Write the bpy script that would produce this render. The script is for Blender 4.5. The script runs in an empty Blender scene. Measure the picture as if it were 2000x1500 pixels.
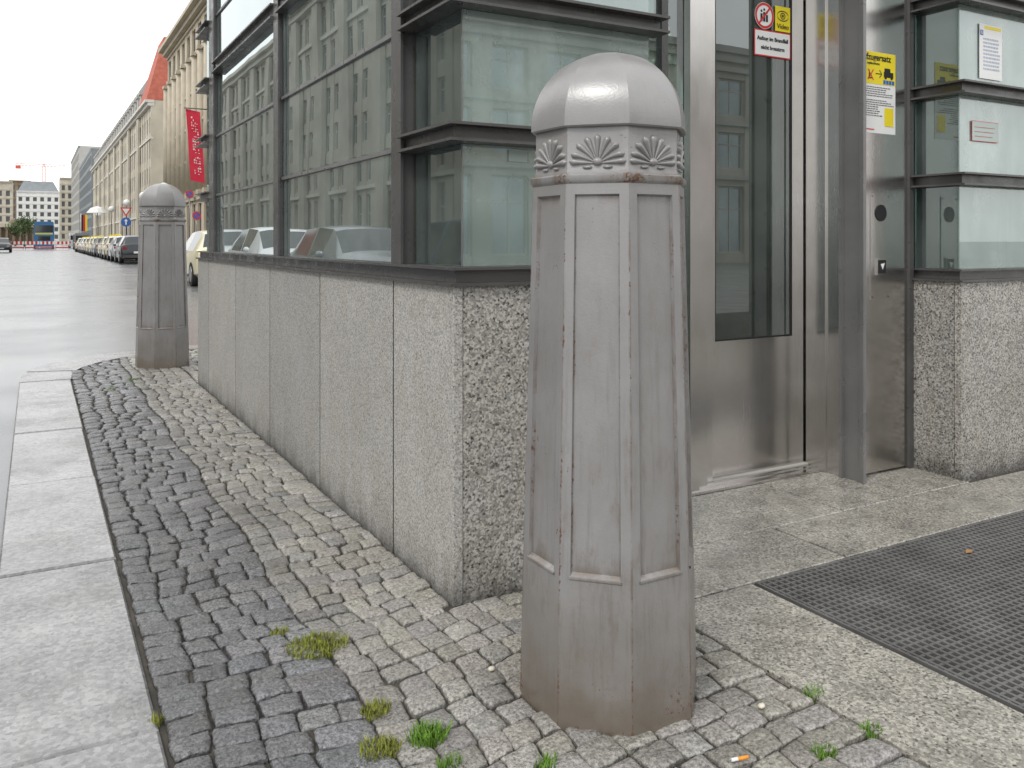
import bpy, bmesh, math, random
from mathutils import Vector, Matrix, noise
random.seed(7)
S = bpy.context.scene
COL = S.collection
RD = math.radians
PI = math.pi

# ------------------------------------------------------------------ camera constants
EYE = 1.12; YAW = RD(29.3); FPX = 1660.0
SA, CA = math.sin(YAW), math.cos(YAW)

# ------------------------------------------------------------------ node helpers
def newmat(name):
    m = bpy.data.materials.new(name); m.use_nodes = True
    nt = m.node_tree; nt.nodes.clear()
    out = nt.nodes.new('ShaderNodeOutputMaterial')
    return m, nt, out
def nd(nt, t, **kw):
    n = nt.nodes.new(t)
    for k, v in kw.items():
        if k in n.inputs: n.inputs[k].default_value = v
        else: setattr(n, k, v)
    return n
def ramp(nt, fac, stops, interp='LINEAR'):
    r = nt.nodes.new('ShaderNodeValToRGB'); r.color_ramp.interpolation = interp
    e = r.color_ramp.elements
    while len(e) < len(stops): e.new(0.5)
    for i, (p, c) in enumerate(stops):
        e[i].position = p
        e[i].color = (c, c, c, 1) if isinstance(c, (int, float)) else (c[0], c[1], c[2], 1)
    nt.links.new(fac, r.inputs['Fac'])
    return r.outputs['Color']
def noi(nt, co, scale, detail=3, rough=.55, vec=None):
    n = nd(nt, 'ShaderNodeTexNoise', Scale=scale, Detail=detail, Roughness=rough)
    nt.links.new(vec if vec else co.outputs['Object'], n.inputs['Vector'])
    return n.outputs['Fac']
def mixc(nt, fac, a, b, mode='MIX'):
    m = nt.nodes.new('ShaderNodeMix'); m.data_type = 'RGBA'; m.blend_type = mode
    for sock, v in ((m.inputs[0], fac), (m.inputs[6], a), (m.inputs[7], b)):
        if hasattr(v, 'is_linked'): nt.links.new(v, sock)
        elif isinstance(v, (int, float)): sock.default_value = v if sock == m.inputs[0] else (v, v, v, 1)
        else: sock.default_value = (v[0], v[1], v[2], 1)
    return m.outputs[2]
def mathn(nt, op, a, b=0.0, clamp=False):
    m = nt.nodes.new('ShaderNodeMath'); m.operation = op; m.use_clamp = clamp
    for sock, v in ((m.inputs[0], a), (m.inputs[1], b)):
        if hasattr(v, 'is_linked'): nt.links.new(v, sock)
        else: sock.default_value = v
    return m.outputs[0]
def bumpn(nt, h, strength, dist=.01):
    b = nd(nt, 'ShaderNodeBump', Strength=strength, Distance=dist)
    nt.links.new(h, b.inputs['Height'])
    return b.outputs['Normal']
def coord(nt): return nt.nodes.new('ShaderNodeTexCoord')
def scaled(nt, co, s):
    m = nd(nt, 'ShaderNodeMapping'); m.inputs['Scale'].default_value = s
    nt.links.new(co.outputs['Object'], m.inputs['Vector'])
    return m.outputs['Vector']

def pmat(name, col, rough=.6, metal=0., var=.12, vscale=3., bump=0., bscale=60., spec=.5, rvar=0., dist=.005):
    m, nt, out = newmat(name)
    p = nd(nt, 'ShaderNodeBsdfPrincipled', Roughness=rough, Metallic=metal)
    p.inputs['Specular IOR Level'].default_value = spec
    co = coord(nt)
    f = noi(nt, co, vscale, 3)
    f = ramp(nt, f, [(.3, 0.), (.7, 1.)])
    c = mixc(nt, f, [x*(1-var) for x in col], [min(1, x*(1+var)) for x in col])
    nt.links.new(c, p.inputs['Base Color'])
    if rvar:
        g = noi(nt, co, vscale*2.3, 2)
        r = ramp(nt, g, [(.35, max(0.02, rough-rvar)), (.65, min(1, rough+rvar))])
        nt.links.new(r, p.inputs['Roughness'])
    if bump:
        nt.links.new(bumpn(nt, noi(nt, co, bscale, 3), bump, dist), p.inputs['Normal'])
    nt.links.new(p.outputs[0], out.inputs[0])
    return m

def granite(name, dark, mid, light, scale=130., rough=.55, bump=.25, tone=(1, 1, 1), wallDirt=False, wet=False, blot=.18, stops=(.30, .43, .60, .82), stain=0.):
    m, nt, out = newmat(name)
    p = nd(nt, 'ShaderNodeBsdfPrincipled', Roughness=rough)
    co = coord(nt)
    v = nd(nt, 'ShaderNodeTexVoronoi', Scale=scale); nt.links.new(co.outputs['Object'], v.inputs['Vector'])
    sep = nd(nt, 'ShaderNodeSeparateColor'); nt.links.new(v.outputs['Color'], sep.inputs[0])
    n1 = noi(nt, co, scale*.8, 3, .7)
    f = mathn(nt, 'ADD', mathn(nt, 'MULTIPLY', sep.outputs[0], .5), mathn(nt, 'MULTIPLY', n1, .7))
    T = lambda g: (g*tone[0], g*tone[1], g*tone[2])
    c = ramp(nt, f, [(stops[0], T(dark)), (stops[1], T(mid*.85)), (stops[2], T(mid)), (stops[3], T(light))])
    big = ramp(nt, noi(nt, co, 1.7, 5, .65), [(.3, 1-blot), (.7, 1+blot*.4)])
    c = mixc(nt, 1., c, big, 'MULTIPLY')
    oi = nt.nodes.new('ShaderNodeObjectInfo')
    c = mixc(nt, 1., c, ramp(nt, oi.outputs['Random'], [(0., (.90, .90, .90)), (1., (1.07, 1.06, 1.05))]), 'MULTIPLY')
    if stain:
        sn = noi(nt, co, 5.5, 6, .72)
        c = mixc(nt, 1., c, ramp(nt, sn, [(.38, 1-stain), (.52, 1.)]), 'MULTIPLY')
    if wallDirt:
        s = nd(nt, 'ShaderNodeSeparateXYZ'); nt.links.new(co.outputs['Object'], s.inputs[0])
        st = noi(nt, co, 4., 5, .6, scaled(nt, co, (3, 3, 1.2)))
        z = mathn(nt, 'ADD', s.outputs[2], mathn(nt, 'MULTIPLY', mathn(nt, 'SUBTRACT', st, .5), .22))
        d = ramp(nt, z, [(.0, .42), (.05, .72), (.16, .96), (.8, 1.0)])
        c = mixc(nt, 1., c, d, 'MULTIPLY')
        st2 = ramp(nt, st, [(.35, (.92, .90, .85)), (.6, 1.)])
        c = mixc(nt, .7, c, st2, 'MULTIPLY')
    nt.links.new(c, p.inputs['Base Color'])
    hb = noi(nt, co, scale*.6, 3, .7)
    nt.links.new(bumpn(nt, hb, bump, .004), p.inputs['Normal'])
    if wet:
        g = noi(nt, co, 2.6, 5, .6)
        nt.links.new(ramp(nt, g, [(.40, .06), (.5, rough*.5), (.64, rough)]), p.inputs['Roughness'])
    nt.links.new(p.outputs[0], out.inputs[0])
    return m

def cobblemat(name, dark, light, tone, rough, bumpst, speck=110.):
    m, nt, out = newmat(name)
    p = nd(nt, 'ShaderNodeBsdfPrincipled', Roughness=rough)
    p.inputs['Specular IOR Level'].default_value = .7
    co = coord(nt)
    at = nd(nt, 'ShaderNodeAttribute', attribute_name='tint')
    n1 = noi(nt, co, speck, 4, .75)
    T = lambda g: (g*tone[0], g*tone[1], g*tone[2])
    c = ramp(nt, n1, [(.36, T(dark)), (.50, T((dark+light)/2)), (.64, T(light))])
    c = mixc(nt, 1., c, at.outputs['Color'], 'MULTIPLY')
    big = ramp(nt, noi(nt, co, 2.1, 4, .6), [(.32, .74), (.62, 1.05)])
    c = mixc(nt, 1., c, big, 'MULTIPLY')
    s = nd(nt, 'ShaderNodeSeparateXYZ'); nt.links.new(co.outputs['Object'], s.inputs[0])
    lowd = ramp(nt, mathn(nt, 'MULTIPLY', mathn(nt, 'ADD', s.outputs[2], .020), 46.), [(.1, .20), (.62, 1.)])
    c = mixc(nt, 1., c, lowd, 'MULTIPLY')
    nt.links.new(c, p.inputs['Base Color'])
    h = mathn(nt, 'ADD', noi(nt, co, 42, 5, .7), mathn(nt, 'MULTIPLY', noi(nt, co, 170, 2, .6), .30))
    nt.links.new(bumpn(nt, h, bumpst, .014), p.inputs['Normal'])
    g = noi(nt, co, 9, 3)
    nt.links.new(ramp(nt, g, [(.35, rough*.55), (.65, min(1, rough*1.25))]), p.inputs['Roughness'])
    nt.links.new(p.outputs[0], out.inputs[0])
    return m

def glassmat(name, tint, gloss, refl=(.85, .9, .9), rough=.0, wob=.0, haze=.12, hazec=(.42, .52, .48)):
    m, nt, out = newmat(name)
    tr = nd(nt, 'ShaderNodeBsdfTransparent'); tr.inputs[0].default_value = (*tint, 1)
    gl = nd(nt, 'ShaderNodeBsdfGlossy', Roughness=rough); gl.inputs[0].default_value = (*refl, 1)
    df = nd(nt, 'ShaderNodeBsdfDiffuse'); df.inputs[0].default_value = (*hazec, 1)
    co = coord(nt)
    hz = nt.nodes.new('ShaderNodeMixShader')
    nt.links.new(ramp(nt, noi(nt, co, 2.5, 5, .65), [(.3, haze*.5), (.7, haze*1.5)]), hz.inputs[0])
    nt.links.new(tr.outputs[0], hz.inputs[1]); nt.links.new(df.outputs[0], hz.inputs[2])
    lw = nd(nt, 'ShaderNodeFresnel', IOR=1.5)
    f = mathn(nt, 'ADD', lw.outputs[0], gloss, True)
    mx = nt.nodes.new('ShaderNodeMixShader')
    nt.links.new(f, mx.inputs[0]); nt.links.new(hz.outputs[0], mx.inputs[1]); nt.links.new(gl.outputs[0], mx.inputs[2])
    if wob:
        nt.links.new(bumpn(nt, noi(nt, co, 1.6, 1), wob, .01), gl.inputs['Normal'])
    nt.links.new(mx.outputs[0], out.inputs[0])
    return m

def frosted(name, ca, cb, rough, alpha, gloss=.10):
    m, nt, out = newmat(name)
    p = nd(nt, 'ShaderNodeBsdfPrincipled', Roughness=rough)
    p.inputs['Specular IOR Level'].default_value = .8
    p.inputs['Coat Weight'].default_value = .8; p.inputs['Coat Roughness'].default_value = .02
    co = coord(nt)
    a = noi(nt, co, 1.6, 5, .6); b = noi(nt, co, 2., 4, .6, scaled(nt, co, (5, 5, 1.2)))
    f = mathn(nt, 'ADD', mathn(nt, 'MULTIPLY', a, .75), mathn(nt, 'MULTIPLY', b, .25))
    c = mixc(nt, ramp(nt, f, [(.35, 0.), (.65, 1.)]), ca, cb)
    sm = ramp(nt, noi(nt, co, 11, 6, .75), [(.58, 1.), (.75, 1.25)])
    c = mixc(nt, 1., c, sm, 'MULTIPLY')
    nt.links.new(c, p.inputs['Base Color'])
    tr = nd(nt, 'ShaderNodeBsdfTransparent'); tr.inputs[0].default_value = (.78, .88, .84, 1)
    mx = nt.nodes.new('ShaderNodeMixShader')
    nt.links.new(ramp(nt, f, [(.3, alpha*1.4), (.7, alpha*.55)]), mx.inputs[0])
    nt.links.new(p.outputs[0], mx.inputs[1]); nt.links.new(tr.outputs[0], mx.inputs[2])
    gl = nd(nt, 'ShaderNodeBsdfGlossy', Roughness=.01); gl.inputs[0].default_value = (.9, .95, .95, 1)
    m2 = nt.nodes.new('ShaderNodeMixShader'); m2.inputs[0].default_value = gloss
    nt.links.new(mx.outputs[0], m2.inputs[1]); nt.links.new(gl.outputs[0], m2.inputs[2])
    nt.links.new(m2.outputs[0], out.inputs[0])
    return m

def bollardmat():
    m, nt, out = newmat('bollard paint')
    p = nd(nt, 'ShaderNodeBsdfPrincipled', Roughness=.36)
    p.inputs['Specular IOR Level'].default_value = .9
    co = coord(nt)
    at = nd(nt, 'ShaderNodeAttribute', attribute_name='tint')
    s = nd(nt, 'ShaderNodeSeparateXYZ'); nt.links.new(co.outputs['Object'], s.inputs[0])
    f = ramp(nt, noi(nt, co, 4.5, 5, .6), [(.3, 0.), (.7, 1.)])
    c = mixc(nt, f, (.212, .204, .198), (.272, .265, .262))
    below = ramp(nt, s.outputs[2], [(.45, 1.), (1.2, .40), (1.40, .20)])
    streak = noi(nt, co, 4., 5, .65, scaled(nt, co, (16, 16, 1.4)))
    c = mixc(nt, mathn(nt, 'MULTIPLY', below, ramp(nt, streak, [(.52, 0.), (.74, .55)])), c, (.13, .112, .095))
    smudge = noi(nt, co, 12, 5, .75, scaled(nt, co, (1.6, 1.6, .7)))
    c = mixc(nt, mathn(nt, 'MULTIPLY', below, ramp(nt, smudge, [(.54, 0.), (.68, .50)])), c, (.150, .125, .100))
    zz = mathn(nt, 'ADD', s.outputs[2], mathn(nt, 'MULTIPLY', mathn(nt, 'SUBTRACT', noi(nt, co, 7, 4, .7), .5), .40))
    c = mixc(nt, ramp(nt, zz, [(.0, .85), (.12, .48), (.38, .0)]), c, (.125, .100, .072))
    gr = mathn(nt, 'MULTIPLY', at.outputs['Fac'], ramp(nt, noi(nt, co, 18, 4, .7, scaled(nt, co, (1, 1, .5))), [(.40, 0.), (.60, .80)]))
    c = mixc(nt, gr, c, (.12, .083, .055))
    rust = noi(nt, co, 95, 3, .7)
    big = noi(nt, co, 7, 4, .65)
    rr = mathn(nt, 'ADD', mathn(nt, 'MULTIPLY', rust, .55), mathn(nt, 'MULTIPLY', big, .55))
    rr = mathn(nt, 'ADD', rr, mathn(nt, 'MULTIPLY', at.outputs['Fac'], .13))
    zb = ramp(nt, s.outputs[2], [(.0, .13), (.06, .06), (.2, 0.)])
    rr = mathn(nt, 'ADD', rr, zb)
    rm = ramp(nt, rr, [(.71, 0.), (.77, 1.)])
    c = mixc(nt, rm, c, (.105, .045, .020))
    nt.links.new(c, p.inputs['Base Color'])
    nt.links.new(ramp(nt, rm, [(0., .30), (1., .85)]), p.inputs['Roughness'])
    h = mathn(nt, 'ADD', mathn(nt, 'MULTIPLY', noi(nt, co, 170, 2, .6), .8), mathn(nt, 'MULTIPLY', noi(nt, co, 24, 2, .5), .12))
    nt.links.new(bumpn(nt, h, .20, .0025), p.inputs['Normal'])
    nt.links.new(p.outputs[0], out.inputs[0])
    return m

M = {}
M['bollard'] = bollardmat()
M['granite_wall'] = granite('kiosk granite', .07, .35, .53, 200, .5, .10, (1, .98, .93), wallDirt=True, stops=(.28, .38, .56, .80), blot=.10)
M['granite_front'] = granite('front granite', .035, .28, .52, 150, .5, .10, (1, .965, .895), wallDirt=True, stops=(.33, .43, .58, .80), blot=.14)
M['granite_slab'] = granite('paving granite', .07, .34, .56, 150, .38, .25, (1, .95, .83), blot=.32, stain=.30, wet=True)
M['kerb'] = granite('wet kerb granite', .19, .27, .34, 75, .36, .6, (1, .99, .985), wet=True, blot=.35, stain=.18)
M['cob_dark'] = cobblemat('dark wet cobble', .045, .18, (1, 1, 1.02), .15, .6)
M['cob_light'] = cobblemat('light cobble', .13, .47, (1, .965, .905), .40, .65)
M['asphalt'] = pmat('asphalt', (.135, .137, .14), .24, 0, .05, .25, .12, 70, .6, .05, .006)
M['bed'] = pmat('joint bed', (.052, .046, .036), .9, 0, .5, 7, .8, 40)
M['steel_dark'] = pmat('dark painted steel', (.070, .067, .064), .32, 0, .2, 5, .06, 200, .6, .08)
M['steel_mid'] = pmat('grey painted steel', (.19, .188, .185), .32, .3, .15, 4, .05, 200, .6, .06)
M['glass'] = glassmat('window glass', (.78, .88, .83), .32, wob=.05, haze=.28, hazec=(.46, .56, .52))
M['glass_door'] = glassmat('door glass', (.55, .66, .60), .14, wob=.04, haze=.14, hazec=(.35, .41, .36))
M['frost'] = frosted('milky glass', (.26, .335, .31), (.44, .525, .49), .22, .50, .14)
M['frost_dark'] = glassmat('green side glass', (.50, .58, .54), .14, (.8, .88, .87), .02, .0, .22, (.27, .33, .305))
M['dark'] = pmat('dark interior', (.02, .022, .02), .8)
M['white'] = pmat('white paint', (.78, .78, .76), .5, 0, .03)
M['black'] = pmat('black', (.012, .012, .012), .5, 0, .05)
M['yellow'] = pmat('yellow print', (.82, .66, .02), .5, 0, .03)
M['red'] = pmat('red print', (.60, .03, .03), .5, 0, .05)
M['redcloth'] = pmat('red banner cloth', (.70, .03, .07), .7, 0, .1, 2)
M['blue'] = pmat('blue', (.03, .12, .42), .4, 0, .08)
M['green'] = pmat('grass', (.11, .22, .02), .7, 0, .4, 30)
M['moss'] = pmat('moss', (.22, .24, .04), .8, 0, .5, 40, 1., 120)
M['pebble'] = pmat('pebble', (.55, .50, .42), .6, 0, .2, 60)
M['orange'] = pmat('orange filter', (.75, .28, .03), .6)
M['leafdry'] = pmat('dry leaf', (.30, .15, .05), .8)
M['tyre'] = pmat('tyre', (.02, .02, .02), .8)
M['rim'] = pmat('wheel rim', (.35, .35, .36), .3, .9)
M['carglass'] = pmat('car glass', (.02, .025, .028), .05, 0, .1, 2, 0, 60, .9)
M['redlight'] = pmat('tail lamp', (.35, .01, .01), .2)
M['headlight'] = pmat('head lamp', (.5, .52, .55), .1)
M['tan'] = pmat('tan stone', (.48, .42, .315), .8, 0, .18, .35)
M['tan2'] = pmat('light sandstone', (.49, .45, .365), .8, 0, .18, .3)
M['tan3'] = pmat('pale stone', (.58, .56, .51), .8, 0, .10, .4)
M['tan4'] = pmat('greyish beige stone', (.47, .445, .39), .8, 0, .14, .4)
M['trim'] = pmat('stone trim', (.46, .41, .32), .8, 0, .12, .8)
M['greystone'] = pmat('grey stone', (.42, .41, .38), .8, 0, .1, .5)
M['whitestone'] = pmat('white render', (.66, .66, .64), .8, 0, .05, .3)
M['brown'] = pmat('brown stone', (.20, .15, .10), .8, 0, .15, .5)
M['greyclad'] = pmat('grey cladding', (.20, .22, .23), .5, 0, .12, .4)
M['liftwall'] = pmat('pale lift wall', (.46, .50, .47), .5, 0, .12, 1.4)
M['redroof'] = pmat('red roof tiles', (.42, .12, .08), .85, 0, .2, 2)
M['darkroof'] = pmat('slate mansard', (.17, .155, .15), .7, 0, .2, 1)
M['winframe'] = pmat('window frame', (.50, .48, .44), .6)
M['winframe_dark'] = pmat('dark window frame', (.09, .09, .09), .5)
M['winglass2'] = pmat('pale facade glass', (.13, .14, .145), .12, .2, .45, .35, 0, 60, .8)
M['winglass3'] = pmat('sky lit facade glass', (.34, .39, .41), .10, .5, .45, .22, 0, 60, 1.)
M['winglass4'] = pmat('dark office glass', (.09, .095, .10), .5, 0, .3, .2)
M['crane'] = pmat('crane red', (.55, .10, .06), .6)
M['bark'] = pmat('bark', (.10, .07, .05), .9)
M['leaf'] = pmat('foliage', (.06, .10, .03), .7, 0, .4, 2)
M['paving'] = pmat('far pavement', (.24, .235, .225), .45, 0, .15, .8, .15, 30, .5, .1)
M['globe'] = pmat('lamp globe', (.78, .78, .76), .3, 0, .02)
M['rubber'] = pmat('mat metal', (.17, .167, .163), .45, .3, .25, 6, .1, 200, .5, .12)
def stainless():
    m, nt, out = newmat('stainless steel')
    p = nd(nt, 'ShaderNodeBsdfPrincipled', Metallic=1., Roughness=.3)
    co = coord(nt)
    f = noi(nt, co, 2.0, 4, .6); g = noi(nt, co, 5., 3, .6, scaled(nt, co, (40, 40, 1.)))
    c = mixc(nt, ramp(nt, f, [(.3, 0.), (.7, 1.)]), (.50, .480, .455), (.62, .60, .58))
    nt.links.new(c, p.inputs['Base Color'])
    r = mathn(nt, 'ADD', mathn(nt, 'MULTIPLY', g, .16), mathn(nt, 'MULTIPLY', f, .22))
    nt.links.new(mathn(nt, 'ADD', r, .03), p.inputs['Roughness'])
    nt.links.new(bumpn(nt, g, .04, .002), p.inputs['Normal'])
    nt.links.new(p.outputs[0], out.inputs[0]); return m
M['inox'] = stainless()

# ------------------------------------------------------------------ mesh helpers
class MB:
    def __init__(s): s.v = []; s.f = []; s.m = []; s.sm = []; s.t = None
    def face(s, idx, mi=0, sm=False): s.f.append(idx); s.m.append(mi); s.sm.append(sm)
    def box(s, x0, x1, y0, y1, z0, z1, mi=0):
        b = len(s.v)
        s.v += [(x0, y0, z0), (x1, y0, z0), (x1, y1, z0), (x0, y1, z0), (x0, y0, z1), (x1, y0, z1), (x1, y1, z1), (x0, y1, z1)]
        for q in ((0, 3, 2, 1), (4, 5, 6, 7), (0, 1, 5, 4), (1, 2, 6, 5), (2, 3, 7, 6), (3, 0, 4, 7)):
            s.face([b+i for i in q], mi)
        return s
    def prism(s, poly, z0, z1, ch=0., mi=0):
        n = len(poly); b = len(s.v)
        cx = sum(p[0] for p in poly)/n; cy = sum(p[1] for p in poly)/n
        s.v += [(p[0], p[1], z0) for p in poly]
        if ch:
            s.v += [(p[0], p[1], z1-ch) for p in poly]
            for p in poly:
                dx, dy = cx-p[0], cy-p[1]
                s.v.append((p[0]+ch*(1 if dx > 0 else -1), p[1]+ch*(1 if dy > 0 else -1), z1))
            rings = 3
        else:
            s.v += [(p[0], p[1], z1) for p in poly]; rings = 2
        for r in range(rings-1):
            for i in range(n):
                j = (i+1) % n
                s.face([b+r*n+i, b+r*n+j, b+(r+1)*n+j, b+(r+1)*n+i], mi)
        s.face([b+i for i in reversed(range(n))], mi)
        s.face([b+(rings-1)*n+i for i in range(n)], mi)
        return s
    def tube(s, p0, p1, r0, r1=None, n=10, mi=0, caps=True):
        r1 = r0 if r1 is None else r1
        a = Vector(p0); c = Vector(p1); d = (c-a).normalized()
        u = d.orthogonal().normalized(); w = d.cross(u); b = len(s.v)
        for q, r in ((a, r0), (c, r1)):
            for i in range(n):
                t = 2*PI*i/n; s.v.append(tuple(q+u*(r*math.cos(t))+w*(r*math.sin(t))))
        for i in range(n):
            j = (i+1) % n; s.face([b+i, b+j, b+n+j, b+n+i], mi, True)
        if caps:
            s.face([b+i for i in reversed(range(n))], mi); s.face([b+n+i for i in range(n)], mi)
        return s
    def ell(s, c, ax, ay, az, nu=8, nv=6, mi=0):
        c = Vector(c); ax = Vector(ax); ay = Vector(ay); az = Vector(az); b = len(s.v)
        for j in range(nv+1):
            ph = -PI/2+PI*j/nv
            for i in range(nu):
                t = 2*PI*i/nu
                s.v.append(tuple(c+ax*(math.cos(ph)*math.cos(t))+ay*(math.cos(ph)*math.sin(t))+az*math.sin(ph)))
        for j in range(nv):
            for i in range(nu):
                k = (i+1) % nu
                s.face([b+j*nu+i, b+j*nu+k, b+(j+1)*nu+k, b+(j+1)*nu+i], mi, True)
        return s
    def build(s, name, mats, parent=None, recalc=True, world=True, tint=None):
        me = bpy.data.meshes.new(name); me.from_pydata(s.v, [], s.f)
        if not isinstance(mats, (list, tuple)): mats = [mats]
        for m in mats: me.materials.append(m)
        me.polygons.foreach_set('material_index', s.m)
        me.polygons.foreach_set('use_smooth', s.sm)
        if recalc:
            bm = bmesh.new(); bm.from_mesh(me); bmesh.ops.recalc_face_normals(bm, faces=bm.faces); bm.to_mesh(me); bm.free()
        if tint is not None:
            ca = me.color_attributes.new('tint', 'FLOAT_COLOR', 'POINT')
            flat = []
            for t in tint: flat += [t[0], t[1], t[2], 1.] if isinstance(t, (tuple, list)) else [t, t, t, 1.]
            ca.data.foreach_set('color', flat)
        me.update()
        o = bpy.data.objects.new(name, me); COL.objects.link(o)
        if parent is not None:
            o.parent = parent
            if world and parent.type == 'EMPTY': o.location = -Vector(parent.location)
        return o
def tag(o, label, cat, group=None):
    o['label'] = label; o['category'] = cat
    if group: o['group'] = group
    return o
def struct(o, label, cat):
    o['kind'] = 'structure'; o['label'] = label; o['category'] = cat; return o
def empty(name, loc, rz, label, cat, group=None):
    o = bpy.data.objects.new(name, None); COL.objects.link(o); o.location = loc; o.rotation_euler = (0, 0, rz)
    o.empty_display_size = .2
    return tag(o, label, cat, group)
def dup(root, loc, rz=0, label=None, sc=1., remat=None):
    r = root.copy(); COL.objects.link(r); r.location = loc; r.rotation_euler = (0, 0, rz); r.scale = (sc, sc, sc)
    if label: r['label'] = label
    for ch in list(root.children):
        c = ch.copy(); COL.objects.link(c); c.parent = r
        if remat and ch.name.split('.')[0] in ('body', 'mirror'):
            c.material_slots[0].link = 'OBJECT'; c.material_slots[0].material = remat
        for g in list(ch.children):
            d = g.copy(); COL.objects.link(d); d.parent = c
    return r
def text(body, size, x, z, y, mat, parent, name='lettering', ax='CENTER', rz=0., bold=0.):
    cu = bpy.data.curves.new('t', 'FONT'); cu.body = body; cu.size = size; cu.align_x = ax; cu.align_y = 'CENTER'
    cu.offset = bold; cu.extrude = .0006
    o = bpy.data.objects.new('t', cu); COL.objects.link(o)
    dg = bpy.context.evaluated_depsgraph_get()
    me = bpy.data.meshes.new_from_object(o.evaluated_get(dg)); COL.objects.unlink(o); bpy.data.objects.remove(o)
    me.transform(Matrix.Translation((x, y, z)) @ Matrix.Rotation(rz, 4, 'Z') @ Matrix.Rotation(PI/2, 4, 'X'))
    me.materials.clear(); me.materials.append(mat); me.name = name
    r = bpy.data.objects.new(name, me); COL.objects.link(r); r.parent = parent
    if parent is not None and parent.type == 'EMPTY': r.location = -Vector(parent.location)
    return r

# ================================================================== SETTING
mb = MB(); mb.v = [(-1500, -600, -.13), (1500, -600, -.13), (1500, 2500, -.13), (-1500, 2500, -.13)]; mb.face([0, 1, 2, 3])
struct(mb.build('ground', M['paving'], recalc=False), 'flat paved city ground reaching the horizon', 'ground')
mb = MB(); mb.v = [(-8, -60, -.126), (6.6, -60, -.126), (6.6, 300, -.126), (-8, 300, -.126)]; mb.face([0, 1, 2, 3])
struct(mb.build('road', M['asphalt'], recalc=False), 'wet grey asphalt street running away on the left', 'road')
mb = MB(); mb.box(6.7, 14.2, 16, 300, -.2, 0); mb.box(6.55, 6.7, 16, 300, -.2, .002)
struct(mb.build('far_pavement', M['paving']), 'pavement in front of the tan buildings', 'pavement')
mb = MB(); mb.box(-16, -8, -60, 300, -.2, 0)
struct(mb.build('opposite_pavement', M['paving']), 'pavement on the far side of the street', 'pavement')

def catmull(P, a, b, n):
    out = list(P[:a+1])
    for i in range(a, b):
        p0, p1, p2, p3 = (Vector(P[max(i-1, 0)]), Vector(P[i]), Vector(P[i+1]), Vector(P[min(i+2, len(P)-1)]))
        if i == a: p0 = p1-(p2-p1)
        if i+1 == b: p3 = p2+(p2-p1)
        for k in range(1, n+1):
            t = k/n
            q = .5*((2*p1)+(p2-p0)*t+(2*p0-5*p1+4*p2-p3)*t*t+(3*p1-p0-3*p2+p3)*t*t*t)
            out.append((q.x, q.y))
    return out+list(P[b+1:])
outer_c = [(-.11, -4), (-.11, 7.75), (-.09, 8.20), (.02, 8.66), (.25, 9.03), (.58, 9.32), (1.08, 9.56), (1.8, 9.70), (3., 9.8), (12., 9.8)]
inner_c = [(.258, -4), (.258, 7.75), (.285, 8.13), (.39, 8.47), (.59, 8.80), (.87, 9.03), (1.3, 9.22), (2., 9.33), (3.1, 9.42), (12., 9.42)]
outer = catmull(outer_c, 1, 8, 3); inner = catmull(inner_c, 1, 8, 3)
mb = MB(); mb.prism([(p[0]+.06, p[1]-(.06 if i > 2 else 0)) for i, p in enumerate(outer)]+[(12., -4)], -.2, -.014)
struct(mb.build('island_bed', M['bed']), 'earth and sand bed in the joints between the cobbles', 'ground')
mb = MB()
ys = [-.3+1.2*k for k in range(-3, 7)]+[7.746]
for a, b in zip(ys[:-1], ys[1:]):
    dx = random.uniform(-.004, .003)
    mb.prism([(-.11, a+.004), (.252+dx, a+.004), (.252+dx, b-.004), (-.11, b-.004)], -.2, random.uniform(-.002, .003), .007)
# curved slabs: two arc steps per stone
idx = list(range(1, len(outer)-1, 2))+[len(outer)-2]
for a, b in zip(idx[:-1], idx[1:]):
    if a == b: continue
    poly = [outer[i] for i in range(a, b+1)]+[inner[i] for i in range(b, a-1, -1)]
    cx = sum(p[0] for p in poly)/len(poly); cy = sum(p[1] for p in poly)/len(poly)
    poly = [(p[0]+(cx-p[0])*.012, p[1]+(cy-p[1])*.012) for p in poly]
    mb.prism(poly, -.2, random.uniform(-.002, .002))
o0, o1, i0, i1 = outer[-2], outer[-1], inner[-2], inner[-1]
for k in range(7):
    L = lambda a, b, t: (a[0]+(b[0]-a[0])*t, a[1]+(b[1]-a[1])*t)
    mb.prism([L(o0, o1, k/7+.0005), L(i0, i1, k/7+.0005), L(i0, i1, (k+1)/7-.0005), L(o0, o1, (k+1)/7-.0005)], -.2, random.uniform(-.002, .002))
struct(mb.build('kerb', M['kerb']), 'wide wet granite kerb slabs bending around the corner', 'kerb')

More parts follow.
